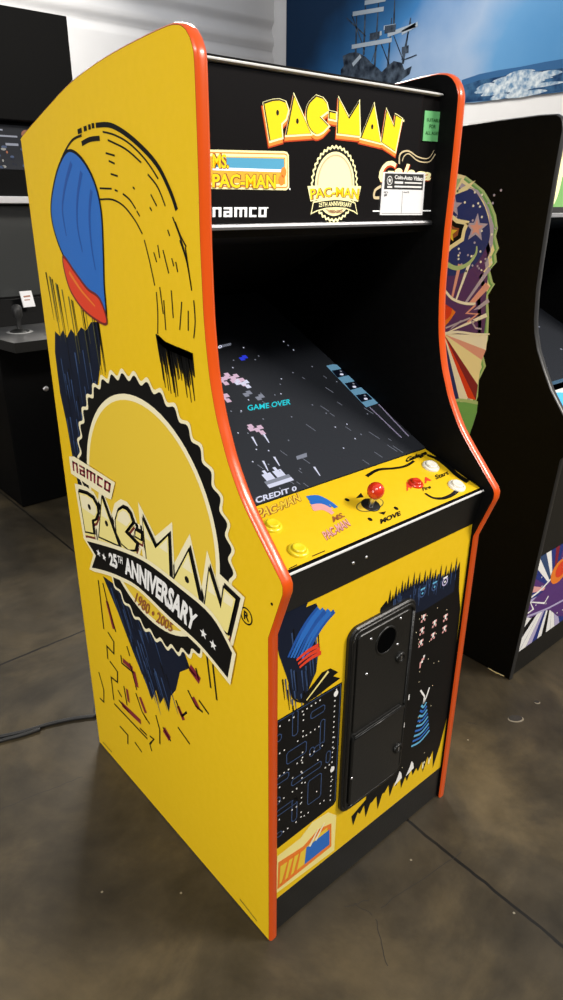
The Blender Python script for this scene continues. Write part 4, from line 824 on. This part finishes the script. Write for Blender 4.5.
# ------------------------------------------------------------------ the black machine to the right
GX, GW = 1.18, .62
g = empty('arcade_machine', (GX+GW/2, .55, 0), 'black upright arcade machine with cosmic side print at the right edge', 'arcade machine')
GP = [(.150, .004), (.130, .42), (.112, .80), (.070, .862), (.068, .874), (.076, .886), (.125, .927), (.176, .991), (.207, 1.043), (.234, 1.094), (.250, 1.140), (.257, 1.174), (.2645, 1.254), (.2655, 1.33), (.265, 1.42), (.263, 1.527), (.259, 1.64), (.262, 1.657), (.268, 1.668),
      (.281, 1.675), (.325, 1.6765), (.441, 1.673), (.56, 1.668), (.75, 1.650), (.93, 1.60), (.93, .004)]
def galaga_art(mb):
    A = Art(mb, (GX, 0, 0), (0, 1, 0), (0, 0, 1), (-1, 0, 0), 0)
    edge = [(0.6251,1.564),(0.5805,1.547),(0.5583,1.536),(0.5316,1.541),(0.5026,1.525),(0.4668,1.504),(0.4396,1.474),(0.4186,1.441),(0.4071,1.407),(0.4103,1.386),(0.3959,1.355),(0.4031,1.339),(0.3967,1.318),(0.4162,1.295),(0.4015,1.263),(0.3941,1.258),(0.4126,1.226),(0.3998,1.162),(0.3939,1.099),(0.4048,1.056),(0.3895,1.022),(0.4075,0.9762),(0.404,0.9269),(0.4084,0.907),(0.4005,0.8768),(0.4112,0.8224),(0.4221,0.7932),(0.4401,0.7583),(0.5399,0.7318)]
    A.poly(edge, LIME, 1); A.poly(shift(edge, .007, -.003), GREENP, 2); A.poly(shift(edge, .013, -.006), CREAM, 2.5); A.poly(shift(edge, .024, -.010), LILAC, 3); A.poly(shift(edge, .034, -.02), PURPLE, 3.3)
    A.line([(0.2317,0.0026),(0.2039,0.0021),(0.1695,0.0058)], .004, CREAM, 1)
    A.poly(smooth([(0.6186,1.511),(0.5611,1.505),(0.5068,1.507),(0.4652,1.471),(0.4388,1.425),(0.4293,1.383),(0.4381,1.353),(0.4652,1.308),(0.5,1.283),(0.5446,1.269),(0.5968,1.27)], 4), NAVY2, 4)
    A.poly([(0.5425,1.52),(0.4997,1.505),(0.4623,1.474),(0.4407,1.438),(0.4312,1.396),(0.4356,1.359),(0.4525,1.314),(0.4326,1.316),(0.4168,1.365),(0.4207,1.412),(0.4438,1.458),(0.4865,1.505)], LILAC, 3)
    A.poly([(0.5982,1.282),(0.5454,1.274),(0.4728,1.313),(0.4203,1.278),(0.4172,1.211),(0.409,1.155),(0.4087,1.082),(0.5711,1.058)], PURPLE, 3)
    c = [(0.5525,1.095)][0]
    for i, (u, v) in enumerate(((490, 268), (488, 285), (470, 262), (480, 270), (489, 300), (460, 264), (487, 315))):
        e = [(0.417,1.3),(0.4167,1.254),(0.4865,1.312),(0.4494,1.293),(0.4073,1.212),(0.5205,1.304),(0.4077,1.17)][i]
        A.line([c, e], .002, (LILAC, PINK, WHITE, PURPLE, LILAC, PINK, WHITE)[i], 5, w1=(.012, .02, .01, .02, .012, .012, .012)[i])
    fan = [(0.396,1.113),(0.3963,1.069),(0.4057,1.038),(0.4088,0.9604),(0.4093,0.9132),(0.4386,0.9134),(0.4553,0.871),(0.4965,0.8947),(0.5224,0.9155)]
    for i in range(len(fan)-1): A.poly([c, fan[i], fan[i+1]], (WHITE, PINK, CREAM, MAROON, RED, WHITE, NAVY2, WHITE)[i], 4)
    A.poly([(0.4957,0.8884),(0.4014,0.9085),(0.4005,0.8768),(0.4157,0.8015),(0.4401,0.7583),(0.4916,0.7959)], GREENP, 6); A.line(smooth([(0.518,0.8803),(0.4668,0.901),(0.4009,0.9055)], 4), .010, LIME, 7)
    A.disc([(0.5537,1.165)][0], .045, .045, ORANGE, 6, 24); A.disc([(0.5659,1.172)][0], .035, .038, RED, 7, 24)
    A.poly(smooth([(0.5858,1.242),(0.5445,1.21),(0.4991,1.197),(0.4499,1.2),(0.4539,1.179),(0.4338,1.184),(0.4646,1.154),(0.4353,1.146),(0.4992,1.144),(0.5317,1.11),(0.5661,1.08),(0.5548,1.113),(0.5167,1.166),(0.5563,1.185)], 2, True), PURPLE, 8); A.line(smooth([(0.5736,1.234),(0.5365,1.205),(0.4916,1.195),(0.4495,1.197)], 4), .008, WHITE, 9)
    A.line(smooth([(0.5563,1.094),(0.5017,1.108),(0.4442,1.11),(0.3897,1.117)], 3), .010, WHITE, 9, w1=.004); A.line([(0.5473,1.114),(0.4646,1.154),(0.4397,1.128),(0.4188,1.128)], .005, LILAC, 9); A.line([(0.4491,1.194),(0.4771,1.167),(0.4386,1.169),(0.47,1.142)], .006, PINK, 10)
    A.line(smooth([(0.5788,1.306),(0.5332,1.292),(0.4926,1.306),(0.4691,1.335),(0.4688,1.357)], 5), .016, LIME, 6, w1=.004)
    # a ragged plain emblem outline, star and dots
    em = [(0.6166,1.434),(0.5865,1.427),(0.5668,1.441),(0.5439,1.428),(0.5019,1.423),(0.5119,1.396),(0.5151,1.369),(0.5544,1.345),(0.5802,1.318),(0.6024,1.317)]
    A.poly(em, CREAM, 6); A.poly(grow(em, -.012), BLACKP, 7); A.poly(grow(em, -.024), BROWN, 8); A.star([(0.5673,1.389)][0], .028, GOLD, 9)
    A.star([(0.4773,1.405)][0], .040, LILAC, 6); A.star([(0.4773,1.405)][0], .024, PINK, 7); A.star([(0.5625,1.462)][0], .03, LILAC, 6)
    for i in range(44):
        p = [(0.5046,1.394)][0]; q = (p[0]+random.uniform(-.10, .055), p[1]+random.uniform(-.11, .11)); A.disc(q, .0035, .0035, random.choice((WHITE, LILAC)), 5, 8)
    A.poly([(0.5812,1.552),(0.5316,1.541),(0.5541,1.505),(0.4967,1.53),(0.5199,1.505),(0.573,1.489)], CREAM, 5); A.poly([(0.5785,1.531),(0.5445,1.536),(0.5611,1.505)], LIME, 6)
NAVY2 = material('night_blue_print', (.015, .03, .20), .4)
def gpanel(x0, left):
    mb = MB(); mb.prism(GP, x0+.0004, x0+T-.0004, BLACK)
    if left:
        A = Art(mb, (x0, 0, 0), (0, 1, 0), (0, 0, 1), (-1, 0, 0), 0); galaga_art(mb)
    o = mb.build('side_panel', g)
    mb = MB(); edging(mb, GP, x0, x0+T, BLKEDGE, .003, closed=False); mb.build('edge_molding', o, fix=True)
    return o
o = gpanel(GX, True); o['label'] = 'black side with a ragged cosmic print'
gpanel(GX+GW-T, False)
def gpr(name, pts, m, label=None, fix=True):
    mb = MB(); mb.prism(pts, GX+T, GX+GW-T, m); o = mb.build(name, g, fix=fix)
    if label: o['label'] = label
    return o
gpr('back_panel', [(.91, .03), (.925, .03), (.925, 1.58), (.91, 1.58)], BLACK)
gpr('top_panel', [(.30, 1.655), (.56, 1.648), (.75, 1.63), (.91, 1.588), (.91, 1.575), (.75, 1.615), (.56, 1.636), (.30, 1.643)], BLACK)
gpr('speaker_panel', [(.335, 1.44), (.60, 1.40), (.90, 1.24), (.90, 1.225), (.60, 1.385), (.34, 1.425)], MATTE)
mb = MB(); mb.box(GX+T, GX+GW-T, .330, .340, 1.448, 1.644, MARQ)
A = Art(mb, (0, .33, 0), (1, 0, 0), (0, 0, 1), (0, -1, 0), 1)
xa, xb = GX+T+.012, GX+GW-T-.012
A.poly([(xa, 1.462), (xb, 1.462), (xb, 1.63), (xa, 1.63)], L_GREEN, 1); A.poly([(xa, 1.53), (xa+.09, 1.545), (xa+.2, 1.53), (xb, 1.56), (xb, 1.63), (xa, 1.63)], L_TAN, 2)
A.poly(smooth([(xa+.05, 1.47), (xa+.075, 1.52), (xa+.07, 1.57), (xa+.10, 1.60), (xa+.13, 1.56), (xa+.125, 1.50), (xa+.11, 1.47)], 4), L_CREAM, 3)
A.poly([(xa+.20, 1.47), (xa+.27, 1.60), (xa+.34, 1.47)], L_GOLD, 3)
o = mb.build('marquee', g); o['label'] = 'green lit sign'
for z in (1.441, 1.646):
    mb = MB(); mb.box(GX+T, GX+GW-T, .322, .336, z-.006, z+.006, CHROME, .002); mb.build('retainer_strip', o)
GS = [(.262, .972), (.87, 1.262), (.87, 1.25), (.262, .96)]
mb = MB(); mb.prism(GS, GX+T, GX+GW-T, GLASSB); ls = math.hypot(.608, .29)
A = Art(mb, (GX, .262, .972), (1, 0, 0), (0, .608/ls, .29/ls), (0, -.29/ls, .608/ls), 1)  # reflections in this glass, painted as glowing grey specks and rings
for i in range(14): A.disc((random.uniform(.05, .5), random.uniform(.05, .5)), .006, .004, P_GREY, 1, 8)
for c in ((.10, .42), (.14, .36), (.19, .40), (.24, .33), (.29, .36), (.08, .33)): A.ring(c, .008, .013, P_GREY, 1, 14)
mb.build('monitor_glass', g)
mb = MB(); mb.prism([(.098, .905), (.255, .945), (.255, .928), (.10, .888)], GX+T, GX+GW-T, BLACKM); ls = math.hypot(.157, .04)
A = Art(mb, (GX, .098, .905), (1, 0, 0), (0, .157/ls, .04/ls), (0, -.04/ls, .157/ls), 0)
A.poly([(T+.004, .008), (GW-T-.004, .008), (GW-T-.004, .158), (T+.004, .158)], P_SKY, 1); A.poly(smooth([(T+.004, .15), (T+.06, .135), (T+.14, .150), (T+.24, .128), (GW-T-.004, .14)], 4)+[(GW-T-.004, .16), (T+.004, .16)], WHITE, 2)
mb.build('control_panel', g)
gpr('front_apron', [(.095, .900), (.11, .905), (.155, .80), (.150, .46), (.142, .46), (.128, .80)], BLACKM)
mb = MB(); mb.box(GX+T, GX+GW-T, .147, .165, .088, .462, BLACKM)
def galaga_front():
    A = Art(mb, (0, .147, 0), (1, 0, 0), (0, 0, 1), (0, -1, 0), 1)
    x0, x1, z0, z1 = GX+T+.003, GX+GW-T-.02, .105, .452
    A.poly([(x0, z0), (x1, z0), (x1, z1), (x0, z1)], NAVY2, 1)
    c = (GX+.19, .285)
    def hit(a):
        d = (math.cos(a), math.sin(a)); t = 9
        for k, lo, hi in ((0, x0, x1), (1, z0, z1)):
            if abs(d[k]) > 1e-6: t = min(t, max((lo-c[k])/d[k], (hi-c[k])/d[k]))
        return (c[0]+d[0]*t, c[1]+d[1]*t)
    cols = [WHITE, NAVY2, PURPLE, PINK, NAVY2, LILAC, STEEL, WHITE, PURPLE, NAVY2, MAROON, NAVY2, WHITE, STEEL]
    n = 40
    for i in range(n):
        a = 2*math.pi*i/n+.05; b = a+2*math.pi/n*.95; m = cols[i % len(cols)]
        if 200 < math.degrees(a) % 360 < 320: m = (WHITE, WHITE, LILAC, NAVY2, WHITE, BLACKP)[i % 6]
        A.poly([c, hit(a), hit(b)], m, 2)
    A.poly(smooth([(1.196,0.265),(1.26,0.2957),(1.302,0.302),(1.316,0.3153),(1.364,0.3468),(1.412,0.3598),(1.492,0.1235),(1.38,0.1957),(1.308,0.2178),(1.245,0.2213)], 2, True), PURPLE, 4); A.line(smooth([(1.202,0.3077),(1.279,0.3147),(1.347,0.3377),(1.407,0.3728)], 4), .008, WHITE, 5); A.line([(1.189,0.2492),(1.254,0.2521),(1.225,0.291),(1.325,0.2462),(1.345,0.2656)], .007, WHITE, 5); A.line([(1.196,0.242),(1.281,0.2255),(1.362,0.2113),(1.466,0.2007)], .008, LILAC, 5)
    A.disc((c[0]+.02, .345), .055, .045, ORANGE, 6, 24); A.disc((c[0]+.03, .350), .036, .030, RED, 7, 20)
    for i in range(16): A.disc((random.uniform(x0, x1), random.uniform(z0, z1)), .003, .003, WHITE, 8, 8)
galaga_front()
o = mb.build('front_panel', g); o['label'] = 'front print of coloured rays'
gpr('kick_plate', [(.153, .006), (.165, .006), (.165, .086), (.150, .086)], BLACKM)

# ------------------------------------------------------------------ the black machine behind at the left
LX0, LX1 = .487, 1.10
b = empty('arcade_machine', ((LX0+LX1)/2, 2.85, 0), 'black pedestal arcade machine with a joystick deck, far left behind the yellow one', 'arcade machine')
mb = MB(); mb.box(LX0, LX1, 2.57, 3.25, .004, .855, BLACK, .004); o = mb.build('pedestal', b)
mb = MB(); mb.lathe([(.014, 0), (.014, .003), (.011, .005), (0, .005)], CHROME, Matrix.Translation((.692, 2.57, .60)) @ Matrix.Rotation(math.radians(90), 4, 'X'), 16); q_ = mb.build('lock', b); q_['label'] = 'small round silver lock'
DECK = [(.458, 2.262), (1.13, 2.262), (1.13, 2.80), (.44, 2.80), (.44, 2.40)]
mb = MB()
k = mb.mi(BLACKM); DECKM = noisy(material('grey_deck_laminate', (.08, .08, .08), .35), 80, (.075, .075, .075), (.095, .095, .095)); kd = mb.mi(DECKM)
def slab(pts, z0, z1, m, ms):
    A_ = [mb.bm.verts.new((p[0], p[1], z0)) for p in pts]; B_ = [mb.bm.verts.new((p[0], p[1], z1)) for p in pts]; n = len(pts)
    f = mb.bm.faces.new(B_); f.material_index = mb.mi(m); f = mb.bm.faces.new(A_[::-1]); f.material_index = mb.mi(ms)
    for i in range(n): f = mb.bm.faces.new([A_[i], A_[(i+1) % n], B_[(i+1) % n], B_[i]]); f.material_index = mb.mi(ms)
slab(DECK, .856, .900, DECKM, BLACKM); mb.build('control_deck', b, fix=True)
mb = MB(); mb.prism([(2.70, .902), (3.20, .902), (3.20, 1.02), (2.74, 1.02)], .46, 1.11, BLACK); mb.build('riser', b, fix=True)
jx, jy = .585, 2.52
jb = bpy.data.objects.new('joystick', None); COL.objects.link(jb); jb.parent = b; jb.location = Vector((jx, jy, .9))-b.location
def jp(name, prof, m, c=(jx, jy), parent=jb):
    mb = MB(); mb.lathe(prof, m, Matrix.Translation((c[0], c[1], .900))); o = mb.build(name, None); o.parent = parent
    o.matrix_parent_inverse = Matrix.Translation(-(parent.location+b.location) if parent is not b else -b.location)
    return o
jp('dust_washer', [(.045, .0005), (.045, .004), (.030, .010), (.014, .014), (0, .014)], BLACKM); jp('handle', [(.012, .01), (.011, .045), (.014, .06), (.022, .075), (.024, .10), (.020, .118), (.010, .124), (0, .125)], RUBBER)
jw = jp('mount_plate', [(0, .0022), (.058, .0022), (.060, .0004)], LILACG); jw['label'] = 'pale round plate under the joystick'
for i, (x, y) in enumerate(((.70, 2.40), (.76, 2.44), (.72, 2.33))):
    o = jp('push_button', [(.018, .0), (.018, .005), (.014, .009), (0, .009)], (B_YEL, B_YEL, B_YEL)[i], (x, y), b); o['label'] = 'small yellow button'
mb = MB(); mb.prism([(2.79, 1.02), (3.2, 1.02), (3.2, 1.45), (2.82, 1.45)], .47, 1.10, BLACK)
mb.prism([(2.789, 1.028), (2.79, 1.028), (2.819, 1.44), (2.818, 1.44)], .49, 1.08, GREYG); o = mb.build('lower_screen', b, fix=True); o['label'] = 'dark glossy screen above the deck'
mb = MB(); mb.box(.45, 1.10, 2.66, 3.2, 1.452, 1.485, CHROME, .004); mb.build('ledge_rail', b)
mb = MB(); mb.box(.45, 1.09, 2.78, 3.2, 1.486, 1.795, BLACK); mb.box(.46, 1.08, 2.776, 2.781, 1.60, 1.785, GLASSB)
A = Art(mb, (0, 2.776, 0), (1, 0, 0), (0, 0, 1), (0, -1, 0), 1)  # blurred reflections painted onto the glass as bars and dots
for q in ((.70, .80, 1.735, 1.742), (.715, .735, 1.76, 1.766), (.74, .80, 1.70, 1.71)): A.poly([(q[0], q[2]), (q[1], q[2]), (q[1], q[3]), (q[0], q[3])], P_GREY, 1)
for i in range(18): A.disc((random.uniform(.66, .86), random.uniform(1.60, 1.70)), random.uniform(.004, .014), .006, random.choice((STEEL, STEEL, BROWN, LILACG, NAVY)), 1, 8)
A.disc((.85, 1.75), .03, .02, BROWN, 1, 12)
o = mb.build('upper_screen', b, fix=True); o['label'] = 'narrow glossy screen with painted reflections'
mb = MB(); mb.box(.45, 1.071, 2.70, 3.2, 1.80, 2.233, BLACK, .003); mb.build('head_box', b)
mb = MB(); mb.prism([(2.655, .990), (2.662, .988), (2.690, 1.060), (2.683, 1.062)], .672, .730, PAPER)
A = Art(mb, (.672, 2.655, .990), (1, 0, 0), (0, .028/.0772, .072/.0772), (0, -.072/.0772, .028/.0772), 0)
A.line([(.012, .050), (.046, .052)], .008, BROWN, 1); A.line([(.012, .034), (.040, .034)], .005, BROWN, 1)
o = mb.build('instruction_card', b, fix=True); o['label'] = 'small white card'
# ------------------------------------------------------------------ power cord on the floor
cp_ = smooth([(-0.2953,1.015),(-0.2172,0.9888),(-0.1517,0.9629),(-0.0812,0.9447),(-0.0125,0.9177),(0.0419,0.8858)], 8)
mb = MB(); mb.tube([(p[0], p[1], .0062) for p in cp_]+[(.06, .93, .0062), (.16, .86, .02), (.20, .80, .06), (.20, .785, .08)], .006, RUBBER, 10)
c2 = smooth([(-0.302,0.995),(-0.2222,0.9752),(-0.1635,0.9564),(-0.1122,0.9458)], 8); mb.tube([(p[0], p[1]-.004, .0062) for p in c2], .0058, RUBBER, 10)
o = mb.build('power_cord'); tag(o, 'black power cord lying on the concrete floor behind the yellow machine', 'cord')
